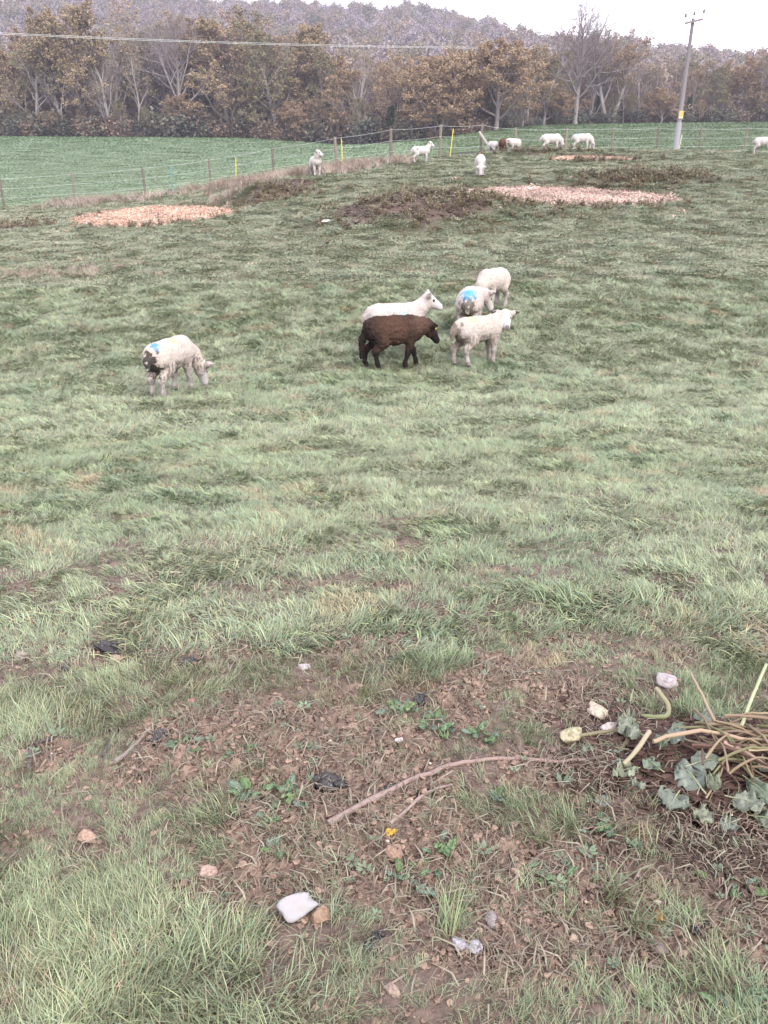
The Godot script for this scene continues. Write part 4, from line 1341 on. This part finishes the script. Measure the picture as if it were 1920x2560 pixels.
# ---------------------------------------------------------------- foreground: stones, dung, sticks, leaves
func build_stones() -> void:
	# x, z, width, colours, squash, label
	var white0 := Color(.28, .28, .3)
	var st := [
		[-.207, -1.495, .088, white0, Color(0.396, 0.389, 0.409), .75, "large white chalky stone in the near grass"],
		[-.148, -1.480, .052, Color(0.264, 0.178, 0.125), Color(0.218, 0.145, 0.106), .7, "tan stone touching the large white stone"],
		[.171, -1.401, .036, Color(0.343, 0.330, 0.370), Color(0.264, 0.257, 0.290), .8, "upright grey stone of the pair at the near edge"],
		[.207, -1.401, .042, Color(0.363, 0.350, 0.383), Color(0.277, 0.271, 0.304), .6, "broad grey stone of the pair at the near edge"],
		[.972, -2.453, .078, Color(0.383, 0.330, 0.330), Color(0.297, 0.277, 0.304), .75, "pinkish grey stone in grass above the leaf heap"],
		[-.279, -2.534, .042, Color(0.396, 0.370, 0.370), Color(0.330, 0.304, 0.304), .75, "smooth pale pebble in grass past the bare soil"],
		[.691, -2.272, .082, Color(0.449, 0.396, 0.317), Color(0.343, 0.290, 0.224), .5, "flat cream stone at the top of the three by the leaf heap"],
		[.700, -2.175, .055, Color(0.488, 0.436, 0.409), Color(0.383, 0.317, 0.290), 1.0, "blocky whitish stone left of the leaf heap"],
		[.581, -2.154, .085, Color(0.383, 0.343, 0.238), Color(0.264, 0.251, 0.158), .5, "mossy yellowish stone left of the blocky whitish one"],
		[-.780, -1.736, .054, Color(0.343, 0.238, 0.178), Color(0.277, 0.191, 0.145), .55, "orange tan stone on the left in sparse grass"],
		[-.438, -1.610, .044, Color(0.356, 0.264, 0.224), Color(0.290, 0.211, 0.185), .75, "pinkish stone at the edge of the rank grass"],
		[.024, -1.668, .056, Color(0.264, 0.178, 0.132), Color(0.211, 0.139, 0.106), .55, "brown stone half buried beside a yellow leaf"],
		[.046, -2.103, .026, Color(0.515, 0.488, 0.475), Color(0.436, 0.409, 0.396), .7, "tiny white stone chip on bare soil"],
		[.438, -1.429, .022, Color(0.383, 0.304, 0.238), Color(0.317, 0.238, 0.185), .9, "small buff pebble in the near bare soil"],
		[.631, -1.412, .042, Color(0.198, 0.158, 0.145), Color(0.158, 0.125, 0.112), .6, "brownish grey stone sunk in the near soil"],
		[-.637, -2.350, .030, Color(0.317, 0.165, 0.145), Color(0.264, 0.145, 0.119), .6, "small reddish stone chip above the bare soil"],
		[.606, -1.533, .023, Color(0.409, 0.356, 0.317), Color(0.330, 0.277, 0.238), .7, "small pale pebble beside a grass clump"],
		[.663, -1.533, .019, Color(0.409, 0.330, 0.277), Color(0.330, 0.264, 0.211), .7, "smaller pale pebble right of a similar one"],
		[.255, -1.476, .044, Color(0.264, 0.238, 0.238), Color(0.198, 0.178, 0.178), .45, "flat grey stone above the grey pair"],
		[.020, -1.283, .034, Color(0.290, 0.224, 0.185), Color(0.224, 0.172, 0.145), .6, "brown stone at the very bottom edge"],
		[-1.401, -21.37, .30, Color(0.528, 0.528, 0.528), Color(0.462, 0.462, 0.462), .25, "flat white stone lying alone left of the earth mound"],
		[-.977, -2.644, .052, Color(0.317, 0.264, 0.198), Color(0.251, 0.198, 0.145), .6, "buff stone half hidden in the left grass"],
		[-1.348, -2.693, .05, Color(0.290, 0.264, 0.224), Color(0.238, 0.211, 0.185), .5, "dull stone near the left edge of the grass"],
		[1.30, -22.9, .16, Color(0.475, 0.436, 0.396), Color(0.396, 0.356, 0.317), .5, "pale stone on top of the earth mound"]]
	for i in st.size():
		var e: Array = st[i]
		var m := put(lump(100 + i * 7, 20, 30, .55, .8, e[3], e[4] * Color(.72, .68, .64), e[5]).mesh(), "stone", M.stone)
		var w: float = e[2] * 0.5
		m.position = ground(e[0], e[1]) + Vector3(0, w * e[5] * 0.45, 0)
		m.rotation.y = i * 1.3
		m.scale = Vector3.ONE * w
		tag(m, e[6], "stone", "stones lying in the pasture")
	# gravel too small to tell apart
	var peb := lump(7, 5, 7, .4, .6, Color(1, 1, 1), Color(.8, .78, .76), .7).mesh()
	var xf := []
	var cl := []
	for i in 420:
		var d := rng.randf_range(1.2, 3.2)
		var x := rng.randf_range(-1, 1) * (0.5 * d + 0.4)
		if bare(x, d) < 0.4: continue
		var s := 0.002 + 0.006 * pow(rng.randf(), 3.0)
		xf.append(Transform3D(Basis(Vector3.UP, rng.randf() * TAU).scaled(Vector3.ONE * s), Vector3(x, height(x, d) + 0.004, -d)))
		cl.append(Color(.55, .44, .36).lerp(Color(.42, .30, .24), rng.randf()))
	tag(scatter(null, "gravel", peb, M.stone, xf, cl), "small pale grit scattered over the bare soil", "gravel", "", "stuff")

func build_dung() -> void:
	var ds := [[-.154, -1.923, .088, "largest black dung heap on the bare soil"], [.017, -1.902, .032, "small black dropping beside the long stick"], [-1.134, -2.570, .04, "black dropping standing in the left grass"], [-1.037, -2.719, .10, "long black dung smear in the left grass"], [-.704, -2.594, .06, "black dung in the grass above the reddish chip"], [.118, -2.304, .056, "black dung pat in the middle of the grass"], [-.032, -1.392, .04, "nearest black dropping right of the large white stone"], [-.014, -1.430, .036, "black dropping just above the nearest one"], [-.695, -2.154, .066, "thin black dung smear by the left twigs"], [.729, -1.458, .028, "black dropping in the near right soil"], [.759, -1.477, .024, "smaller black dropping next to another on the right"]]
	for i in ds.size():
		var e: Array = ds[i]
		var mb := MB.new()
		var g := RandomNumberGenerator.new()
		g.seed = 500 + i
		var body := lump(300 + i, 9, 14, 1.1, .1, Color(.030, .026, .028), Color(.014, .012, .013), .42)
		for q in 6:
			var l := lump(320 + i * 9 + q, 6, 9, .8, .1, Color(.034, .03, .03), Color(.014, .012, .013), .8)
			var off := Vector3(g.randfn() * 0.5, 0.12 + g.randf() * 0.2, g.randfn() * 0.45)
			var sc := g.randf_range(0.25, 0.45)
			var st := body.v.size()
			for k in l.v.size():
				body.v.append(l.v[k] * sc + off)
				body.c.append(l.c[k])
			for k in l.ix: body.ix.append(k + st)
		body.smooth()
		var m := put(body.mesh(), "dung", M.wet, null)
		var w: float = e[2] * 0.5
		m.position = ground(e[0], e[1]) + Vector3(0, w * 0.12, 0)
		m.scale = Vector3(w, w * 0.9, w * 0.8)
		m.rotation.y = i * 0.9
		tag(m, e[3], "dung", "droppings on the pasture")

func stick(called: String, pts2: Array, r0: float, r1: float, c0: Color, c1: Color, label: String, category: String, group := "", lift := 0.0) -> MeshInstance3D:
	var mb := MB.new()
	var pts := PackedVector3Array()
	var rad := PackedFloat32Array()
	var at := ground(pts2[0][0], pts2[0][1])
	var n := (pts2.size() - 1) * 5
	var xs := []
	var a := []
	var b := []
	var y := []
	for i in pts2.size():
		xs.append(float(i))
		a.append(pts2[i][0])
		b.append(pts2[i][1])
		y.append(pts2[i][2] if pts2[i].size() > 2 else 0.0)
	for i in n + 1:
		var t := float(i) / n
		var f := t * (pts2.size() - 1)
		var p := ground(spline(xs, a, f), spline(xs, b, f))
		var r := lerpf(r0, r1, t) * (1.0 + 0.16 * fine.get_noise_2d(i * 7.0, r0 * 9000.0))
		pts.append(p + Vector3(0, r * 0.7 + lift + spline(xs, y, f), 0) - at)
		rad.append(r)
	mb.tube(pts, rad, 8, c0, c1)
	var m := put(mb.mesh(), called, M.stalk)
	m.position = at
	tag(m, label, category, group)
	return m

# a broad ruffled leaf lying on the ground, stem end at the origin, along +x
func leaf_mesh(seed_: int, ln: float, wd: float, lobes: float, ruffle: float, c0: Color, c1: Color) -> ArrayMesh:
	var mb := MB.new()
	var f := FastNoiseLite.new()
	f.seed = seed_
	f.frequency = 1.3
	var nu := 18
	var nv := 15
	for i in nu:
		var t := float(i) / (nu - 1)
		var hw := wd * 0.5 * pow(sin(PI * pow(clampf(t, 0.0, 1.0) * 0.97 + 0.015, 0.75)), 0.75) * (1.0 + lobes * sin(t * 11.0 + seed_) + lobes * 0.8 * sin(t * 19.0 + 1.7 * seed_))
		for j in nv:
			var s := 2.0 * j / (nv - 1) - 1.0
			var edge := absf(s)
			var x := ln * t + lobes * ln * 0.12 * sin(s * 9.0 + seed_) * edge
			var y := ruffle * ln * (edge * 0.75 * f.get_noise_2d(t * 2.6, s * 1.6) + 0.35 * f.get_noise_2d(t * 1.3 + 20.0, s * 0.9) + 0.10 * edge * edge * sin(t * 10.0 + s * 2.0 + seed_)) + ln * 0.06 * sin(PI * t) + 0.018 * ln * absf(sin(t * 15.0 - edge * 4.0))
			mb.v.append(Vector3(x, maxf(y, -0.04 * ln), hw * s * (1.0 - 0.1 * ruffle * absf(f.get_noise_2d(t * 3.0, 9.0)))))
			var vein := 1.0 if edge < 0.09 or absf(fmod(t * 6.0 - edge * 1.6 + 4.0, 1.0) - 0.5) < 0.06 else 0.0
			mb.c.append(c0.lerp(c1, clampf(0.5 + f.get_noise_2d(t * 5.0 + 30.0, s * 5.0), 0, 1)).lerp(Color(.22, .26, .19), vein * 0.28))
	for i in nu - 1:
		for j in nv - 1:
			var o := i * nv + j
			mb.ix.append_array([o, o + nv, o + 1, o + 1, o + nv, o + nv + 1])
	mb.smooth()
	return mb.mesh()

func build_sticks_and_leaves() -> void:
	var grey := Color(0.223, 0.167, 0.155)
	stick("stick", [[-.150, -1.775], [0.0, -1.874], [.163, -1.983], [.284, -2.023], [.439, -2.032], [.608, -2.042]], .0085, .005, grey, Color(0.248, 0.167, 0.143), "long thin greyish stick lying across the bare soil", "stick")
	stick("stick", [[.016, -1.766], [.112, -1.872], [.194, -1.923]], .006, .003, Color(0.248, 0.192, 0.167), grey, "short thin stick below the long stick", "stick")
	stick("stick", [[-.793, -2.022], [-.765, -2.11], [-.737, -2.197]], .007, .004, Color(0.205, 0.174, 0.167), grey, "pale grey twig on the left of the bare soil", "stick")
	stick("stick", [[-.846, -2.063], [-.845, -2.14], [-.838, -2.218]], .006, .004, Color(0.062, 0.050, 0.050), Color(0.087, 0.068, 0.062), "dark twig left of the pale grey twig", "stick")
	stick("stick", [[-1.049, -2.012], [-1.065, -2.07], [-1.080, -2.124]], .007, .006, Color(0.124, 0.105, 0.105), Color(0.050, 0.043, 0.043), "short dark twig by the left edge", "stick")
	stick("stick", [[-1.08, -2.13], [-.98, -2.17], [-.88, -2.19]], .005, .004, Color(0.062, 0.050, 0.050), Color(0.074, 0.062, 0.056), "dark twig lying crosswise near the left edge", "stick")
	stick("stick", [[.33, -1.487], [.42, -1.51], [.54, -1.51]], .003, .002, Color(0.260, 0.205, 0.174), grey, "thin straw stem on the near bare soil", "stick")
	stick("stick", [[.0, -1.29], [.05, -1.33], [.11, -1.37]], .0028, .002, Color(0.310, 0.260, 0.211), Color(0.285, 0.236, 0.186), "thin buff stem at the bottom of the picture", "stick")
	stick("stick", [[.22, -1.47], [.26, -1.44], [.29, -1.41]], .003, .002, Color(0.279, 0.205, 0.174), grey, "short stem running down to the grey stones", "stick")
	stick("stick", [[-.55, -2.42], [-.50, -2.50], [-.52, -2.58]], .003, .002, Color(0.310, 0.260, 0.211), Color(0.279, 0.236, 0.186), "thin pale stem bending in the grass left of the pebble", "stick")
	# curled rotting stem left of the heap
	stick("plant_stalk", [[.559, -2.124], [.594, -2.150], [.708, -2.160, .01], [.745, -2.124, .012], [.705, -2.073], [.656, -2.048], [.606, -2.036]], .006, .007, Color(0.186, 0.167, 0.099), Color(0.062, 0.043, 0.037), "curled dark stem looping left of the leaf heap", "stalk", "", .004)
	stick("plant_stalk", [[.90, -2.36, .05], [.925, -2.30, .03], [.90, -2.25, .01], [.83, -2.265]], .008, .008, Color(0.246, 0.210, 0.139), Color(0.134, 0.161, 0.070), "bent yellow stalk behind the leaf heap", "stalk", "", .004)
	stick("plant_stalk", [[.80, -2.10, .05], [.76, -2.05, .035], [.70, -2.00, .01]], .008, .0065, Color(0.300, 0.251, 0.179), Color(0.251, 0.227, 0.148), "thick straw-yellow stalk in front of the leaf heap", "stalk", "", .01)
	# dark rotted mulch under the heap
	var mulch := lump(900, 5, 7, .8, .2, Color(.9, .9, .9), Color(.6, .55, .5), .4).mesh()
	var xf := []
	var cl := []
	for i in 2600:
		var x := 0.92 + rng.randfn() * 0.17
		var d := 2.08 + rng.randfn() * 0.12
		var s := rng.randf_range(0.004, 0.016)
		xf.append(Transform3D(Basis.from_euler(Vector3(rng.randfn() * 0.4, rng.randf() * TAU, rng.randfn() * 0.4)).scaled(Vector3(s * 1.6, s * 0.5, s)), Vector3(x, height(x, d) + rng.randf() * 0.02 * oval(x, d, .92, 2.08, .28, .2, 0.0, 0.8), -d)))
		cl.append(Color(.055, .034, .03).lerp(Color(.10, .06, .05), rng.randf()))
	tag(scatter(null, "mulch", mulch, M.crumb, xf, cl), "dark rotted plant mulch under the leaf heap", "mulch", "", "stuff")
	# big wilted leaves
	var kinds := []
	for i in 5:
		kinds.append(leaf_mesh(40 + i, .125, .11, .045, .30 + 0.12 * i, [Color(0.145, 0.168, 0.137), Color(0.168, 0.194, 0.167), Color(0.121, 0.150, 0.108), Color(0.176, 0.194, 0.153), Color(0.137, 0.172, 0.130)][i], [Color(0.106, 0.122, 0.092), Color(0.129, 0.150, 0.122), Color(0.090, 0.115, 0.078), Color(0.137, 0.150, 0.115), Color(0.207, 0.208, 0.130)][i]))
	var stem := MB.new()
	stem.tube(PackedVector3Array([Vector3(-.03, .004, 0), Vector3(0, .006, 0), Vector3(.04, .016, 0), Vector3(.085, .013, 0)]), PackedFloat32Array([.003, .003, .0024, .001]), 6, Color(0.286, 0.286, 0.177), Color(0.204, 0.245, 0.150))
	var stem_mesh := stem.mesh()
	# x, z, turn, size, kind, lift
	var lv := [[.90, -1.88, 1.9, 1.35, 1, .01], [.83, -1.86, -2.2, 1.1, 0, .006], [.98, -1.84, -.6, 1.1, 3, .01], [.78, -2.13, 2.6, 1.15, 3, .03], [.86, -2.10, .5, 1.0, 1, .03], [.74, -1.98, -2.7, 1.0, 4, .006], [.80, -1.96, 2.0, .9, 2, .02], [.90, -1.98, .2, 1.1, 0, .03], [1.05, -1.92, -1.2, 1.2, 2, .02], [1.09, -1.98, .3, .9, 3, .02], [.72, -2.08, 2.9, .8, 0, .004], [.64, -2.10, -2.6, .7, 3, .0], [1.01, -2.27, .9, .9, 3, .02], [.80, -2.27, 2.7, .85, 4, .004], [.86, -1.79, -.9, .9, 4, .004], [.95, -1.76, -2.0, .95, 0, .004], [1.02, -1.77, -.4, .8, 2, .004], [.75, -1.90, 2.8, .7, 3, .003], [1.12, -1.84, -.2, .8, 4, .006], [.82, -2.05, 1.2, .75, 2, .04], [.70, -2.02, 2.2, .7, 1, .002], [.94, -1.93, -1.7, 1.0, 4, .03], [.60, -1.80, 1.0, .55, 1, .0], [.93, -2.2, 2.0, .6, 2, .02]]
	for i in lv.size():
		var e: Array = lv[i]
		var lz: float = lerpf(e[1], -2.06, 0.22)
		var o := base("wilted_leaf", ground(e[0], lz) + Vector3(0, .006 + e[5], 0), e[2])
		o.scale = Vector3(rng.randf_range(0.7, 1.0), rng.randf_range(0.6, 1.3), rng.randf_range(0.6, 1.05)) * e[3] * 0.72
		o.rotation.z = rng.randfn() * 0.12
		o.rotation.x = rng.randfn() * 0.15
		put(kinds[e[4]], "blade", M.greens, o)
		put(stem_mesh, "stem", M.stalk, o)
		var side := "in the middle of the heap under the stalks"
		if e[1] > -1.86: side = "at the front of the heap"
		elif e[1] < -2.15: side = "at the back of the heap behind the stalks"
		elif e[0] < 0.76: side = "at the left end of the heap by the pale stones"
		elif e[0] > 1.0: side = "at the right end of the heap"
		var label: String = ["broad dull green", "wide grey-green", "small dark green", "pale green", "yellowish green"][e[4]] + " wilted leaf " + side
		if i == 0: label = "largest grey-green wilted leaf at the front of the heap"
		if i == 22: label = "small crumpled leaf on the soil apart from the heap"
		tag(o, label, "leaf", "wilted leaves of the discarded heap")
	# loose pile of brown stalks on top
	for i in 56:
		var cx := 1.07 + rng.randfn() * 0.075
		var cz := -2.07 + rng.randfn() * 0.06
		var an := rng.randf() * TAU
		if i % 3 == 0: an = rng.randfn() * 0.3 + 0.15
		var ln := rng.randf_range(0.05, 0.13)
		var v := Vector2(cos(an), sin(an)) * ln
		var h := 0.010 + 0.0013 * i
		var col := Color(.20, .14, .10).lerp(Color(.28, .22, .14), rng.randf())
		if i % 5 == 0: col = Color(0.177, 0.170, 0.088)
		if i % 7 == 0: col = Color(0.109, 0.061, 0.048)
		var t1 := rng.randf_range(-0.3, 0.6) * h
		var bend := rng.randfn() * 0.01
		stick("plant_stalk", [[cx - v.x, cz - v.y, maxf(h - t1, 0.004)], [cx + bend, cz + bend, h + 0.012], [cx + v.x, cz + v.y, maxf(h + t1 * 0.5 - 0.01, 0.004)]], rng.randf_range(.003, .0052), rng.randf_range(.002, .0042), col, col * Color(0.544, 0.510, 0.476), "brown or straw stalk in the tangled pile on the leaf heap", "stalk", "stalks piled on the leaf heap")
	stick("plant_stalk", [[1.10, -2.15, .05], [1.17, -2.25, .10], [1.24, -2.34, .15]], .006, .005, Color(0.306, 0.320, 0.190), Color(0.286, 0.313, 0.190), "long greenish stalk sticking up behind the pile", "stalk")
	stick("plant_stalk", [[1.03, -2.18, .05], [1.01, -2.26, .10], [.99, -2.32, .14]], .006, .004, Color(0.258, 0.197, 0.136), Color(0.231, 0.190, 0.136), "brown stalk leaning back from the pile", "stalk")
	stick("plant_stalk", [[1.00, -2.04, .08], [1.10, -1.98, .05], [1.20, -1.88, .01]], .0065, .005, Color(0.306, 0.211, 0.163), Color(0.272, 0.190, 0.150), "long brown stalk sloping down at the picture's right edge", "stalk")
	stick("plant_stalk", [[.80, -2.06, .05], [.95, -2.09, .08], [1.10, -2.06, .06]], .0065, .006, Color(0.272, 0.204, 0.136), Color(0.299, 0.211, 0.150), "long brown stalk lying level across the pile", "stalk")
	# fallen tree leaves
	var fl := [[.005, -1.725, 0.4, Color(0.476, 0.286, 0.034), "small bright orange-yellow fallen leaf on bare soil"], [.649, -1.476, 1.4, Color(0.340, 0.204, 0.082), "ochre fallen leaf in the near right soil"], [.09, -2.62, 2.0, Color(0.313, 0.204, 0.109), "brown fallen leaf in the grass past the soil"]]
	for e in fl:
		var m := put(leaf_mesh(70, .032, .022, .08, .7, e[3], e[3] * .8), "fallen_leaf", M.greens)
		m.position = ground(e[0], e[1]) + Vector3(0, .012, 0)
		m.rotation.y = e[2]
		tag(m, e[4], "leaf")

func build_weeds() -> void:
	# low broad-leaved plants in the bare soil
	var small := []
	for i in 4:
		small.append(leaf_mesh(60 + i, .055, .03, .06, .5, [Color(0.112, 0.173, 0.090), Color(0.150, 0.203, 0.158), Color(0.128, 0.188, 0.083), Color(0.098, 0.150, 0.098)][i], [Color(0.083, 0.135, 0.060), Color(0.112, 0.158, 0.112), Color(0.090, 0.143, 0.053), Color(0.075, 0.120, 0.068)][i]))
	var pl := [[-.37, -1.885, 1.0, 9, "leafy weed clump left of the largest dung heap"], [-.25, -1.865, .9, 9, "greyish weed rosette just below the largest dung heap"], [-.30, -1.80, .8, 7, "low weed nearest the buried brown stones"], [-.443, -2.053, .6, 8, "tiny grassy rosette alone on the bare soil"], [-.313, -1.667, 1.0, 3, "two-leaved seedling on bare soil above the white stone"], [.049, -1.572, 1.1, 5, "broad-leaved seedling right of the white stone"], [.136, -1.715, 1.0, 5, "bluish seedling below the short stick"], [.582, -1.785, 1.0, 8, "weed tuft with pale leaves near the soil's right edge"], [.16, -2.19, 1.0, 10, "lush weed clump above the long stick"], [.05, -2.26, .9, 8, "weed patch beside the dung in mid grass"], [.28, -2.14, .9, 9, "leafy weed between the long stick and the mossy stone"], [.33, -1.86, .8, 7, "small weed under the right end of the long stick"], [-.62, -2.1, .8, 6, "weed with rounded leaf beside the pale twig"], [.75, -1.25, 1.2, 8, "broad-leaved weed in the grass at bottom right"], [.10, -1.62, .7, 4, "pale grey seedling near the broad-leaved one"], [.45, -1.62, .9, 6, "low weed in the right-hand bare soil"], [-.95, -2.33, .8, 6, "greyish weed in the sparse left grass"], [.86, -1.58, .8, 6, "weed at the right of the near bare soil"]]
	for i in pl.size():
		var e: Array = pl[i]
		var o := base("weed_plant", ground(e[0], e[1]), i * 1.1)
		tag(o, e[4], "weed", "small weeds in the bare soil")
		for q in e[3]:
			var m := put(small[(i + q) % 4], "leaf", M.greens, o)
			var a: float = q * 2.4 + rng.randf() * 0.5
			m.rotation = Vector3(rng.randfn() * 0.2, a, rng.randf_range(0.05, 0.7))
			m.position = Vector3(cos(a), 0.3, -sin(a)) * 0.012 * e[2] + Vector3(rng.randfn(), 0, rng.randfn()) * 0.022
			m.scale = Vector3.ONE * e[2] * rng.randf_range(0.55, 1.05)
	var sd := MB.new()
	var g := RandomNumberGenerator.new()
	g.seed = 91
	for q in 8:
		var a := q * 2.4 + g.randf()
		var out := Vector3(cos(a), g.randf_range(0.15, 0.7), sin(a)).normalized()
		sd.quad(out * g.randf_range(.012, .022) + Vector3(0, .004, 0), out * g.randf_range(.009, .015), out.cross(Vector3.UP).normalized() * g.randf_range(.005, .008), Color(.62, .82, .50).lerp(Color(.70, .85, .72), g.randf()))
	var xf := []
	var cl := []
	for i in 1100:
		var d := rng.randf_range(1.1, 3.3)
		var x := rng.randf_range(-1, 1) * (0.5 * d + 0.3)
		if noise.get_noise_2d(x * 60.0 + 7.0, d * 60.0) < 0.12 or bare(x, d) < 0.05: continue
		xf.append(Transform3D(Basis(Vector3.UP, rng.randf() * TAU).scaled(Vector3(1, rng.randf_range(0.5, 1.8), 1) * (0.3 + 0.8 * pow(rng.randf(), 2.0))), Vector3(x, height(x, d) + 0.004, -d)))
		cl.append(Color(.185, .20, .17) * rng.randf_range(0.6, 1.2))
	tag(scatter(null, "seedlings", sd.mesh(), M.greens, xf, cl), "tiny green seedlings sprouting across the bare soil", "seedlings", "", "stuff")
	# greener upright grass clumps that stand out
	var cm := tuft(31, 46, .03, .07, .16, .004, .6, 5, .05)
	var cs := [[.561, -1.553, 1.1, "bright green grass clump standing in the near right soil"], [.145, -1.44, 1.0, "dark green grass clump above the grey stone pair"], [-.95, -1.33, 1.5, "tall yellowish grass clump at the near left edge"], [.42, -1.72, .8, "small grass clump in the right-hand bare soil"], [-.06, -2.35, 1.0, "grass clump growing into the top of the bare soil"], [.6, -1.47, .9, "grass clump just below the brightest one"]]
	for e in cs:
		var m := put(cm, "grass_clump", M.clump)
		m.position = ground(e[0], e[1])
		m.rotation.y = e[0] * 9.0
		m.scale = Vector3.ONE * e[2]
		tag(m, e[3], "grass clump", "grass clumps standing out")

func stage(t: String) -> void:
	print("%6d ms  %s" % [Time.get_ticks_msec(), t])

func _ready() -> void:
	# camera, sky, sun, exposure
	var cam := Camera3D.new()
	cam.name = "camera"
	add_child(cam)
	cam.position = Vector3(0, 1.65, 0)
	cam.rotation_degrees = Vector3(-22, 0, 0)
	cam.fov = 62.73
	cam.near = 0.05
	cam.far = 2000.0
	cam.current = true
	var sky := ProceduralSkyMaterial.new()
	sky.sky_top_color = Color(.89, .885, .94)
	sky.sky_horizon_color = Color(.95, .94, .96)
	sky.ground_horizon_color = Color(.62, .62, .60)
	sky.ground_bottom_color = Color(.42, .42, .38)
	sky.sky_energy_multiplier = 1.0
	var env := Environment.new()
	env.background_mode = Environment.BG_SKY
	env.sky = Sky.new()
	env.sky.sky_material = sky
	env.tonemap_mode = Environment.TONE_MAPPER_LINEAR
	env.tonemap_exposure = 3.25
	env.sdfgi_enabled = true
	env.ssao_enabled = true
	env.ssil_enabled = true
	env.fog_enabled = true
	env.fog_density = 0.0005
	env.fog_light_color = Color(.86, .86, .95)
	var we := WorldEnvironment.new()
	we.name = "environment"
	we.environment = env
	add_child(we)
	var sun := DirectionalLight3D.new()
	sun.name = "overcast_sun"
	sun.rotation_degrees = Vector3(-36, 30, 0)
	sun.light_energy = 0.5
	sun.light_angular_distance = 40.0
	sun.light_color = Color(1.0, .98, .97)
	sun.shadow_enabled = true
	add_child(sun)

	rng.seed = 4711
	noise.seed = 3
	noise.frequency = 0.05
	noise.fractal_octaves = 4
	fine.seed = 8
	fine.frequency = 1.0
	fine.fractal_octaves = 2
	# materials
	var grain := noise_tex(0.02, Color(.62, .62, .62), Color(1, 1, 1), 1)
	var rough := noise_tex(0.03, Color(0, 0, 0), Color(1, 1, 1), 2)
	textured(mat("soil", 0.85, 0.3), grain, 1.7, rough, 1.0)
	textured(mat("turf", 0.9, 0.3), grain, 0.35)
	textured(mat("crop", 0.9, 0.3), grain, 0.2)
	textured(mat("lane", 0.85, 0.4), grain, 0.6)
	mat("bark", 0.9, 0.3)
	mat("leaf", 0.75, 0.35, Color(.25, .25, .25))
	mat("grass", 0.5, 0.5, Color(.35, .35, .35))
	mat("clump", 0.5, 0.5, Color(.35, .35, .35)).albedo_color = Color(.30, .31, .24).linear_to_srgb()
	mat("greens", 0.5, 0.45, Color(.2, .2, .2))
	mat("stalk", 0.6, 0.4)
	mat("crumb", 0.85, 0.3)
	mat("chip", 0.8, 0.3)
	mat("wool", 0.95, 0.2)
	mat("paint", 0.5, 0.5)
	mat("wood", 0.85, 0.3)
	mat("metal", 0.45, 0.6)
	mat("glaze", 0.2, 0.6)
	mat("plaster", 0.9, 0.3)
	mat("stone", 0.75, 0.4)
	mat("wet", 0.35, 0.5)

	bake()
	build_ground()
	stage("ground")
	build_hill()
	make_trees()
	stage("tree kinds")
	build_wood()
	build_undergrowth()
	build_far_wood()
	build_house()
	stage("wood")
	build_grass()
	build_litter()
	stage("grass")
	build_fence()
	build_pole()
	build_sheep()
	stage("sheep")
	build_stones()
	build_dung()
	build_sticks_and_leaves()
	build_weeds()
	var tris := 0
	for t in tree_mesh: tris += t[0].surface_get_array_index_len(0) / 3 + t[1].surface_get_array_index_len(0) / 3
	print("tree tris ", tris)
	stage("done")
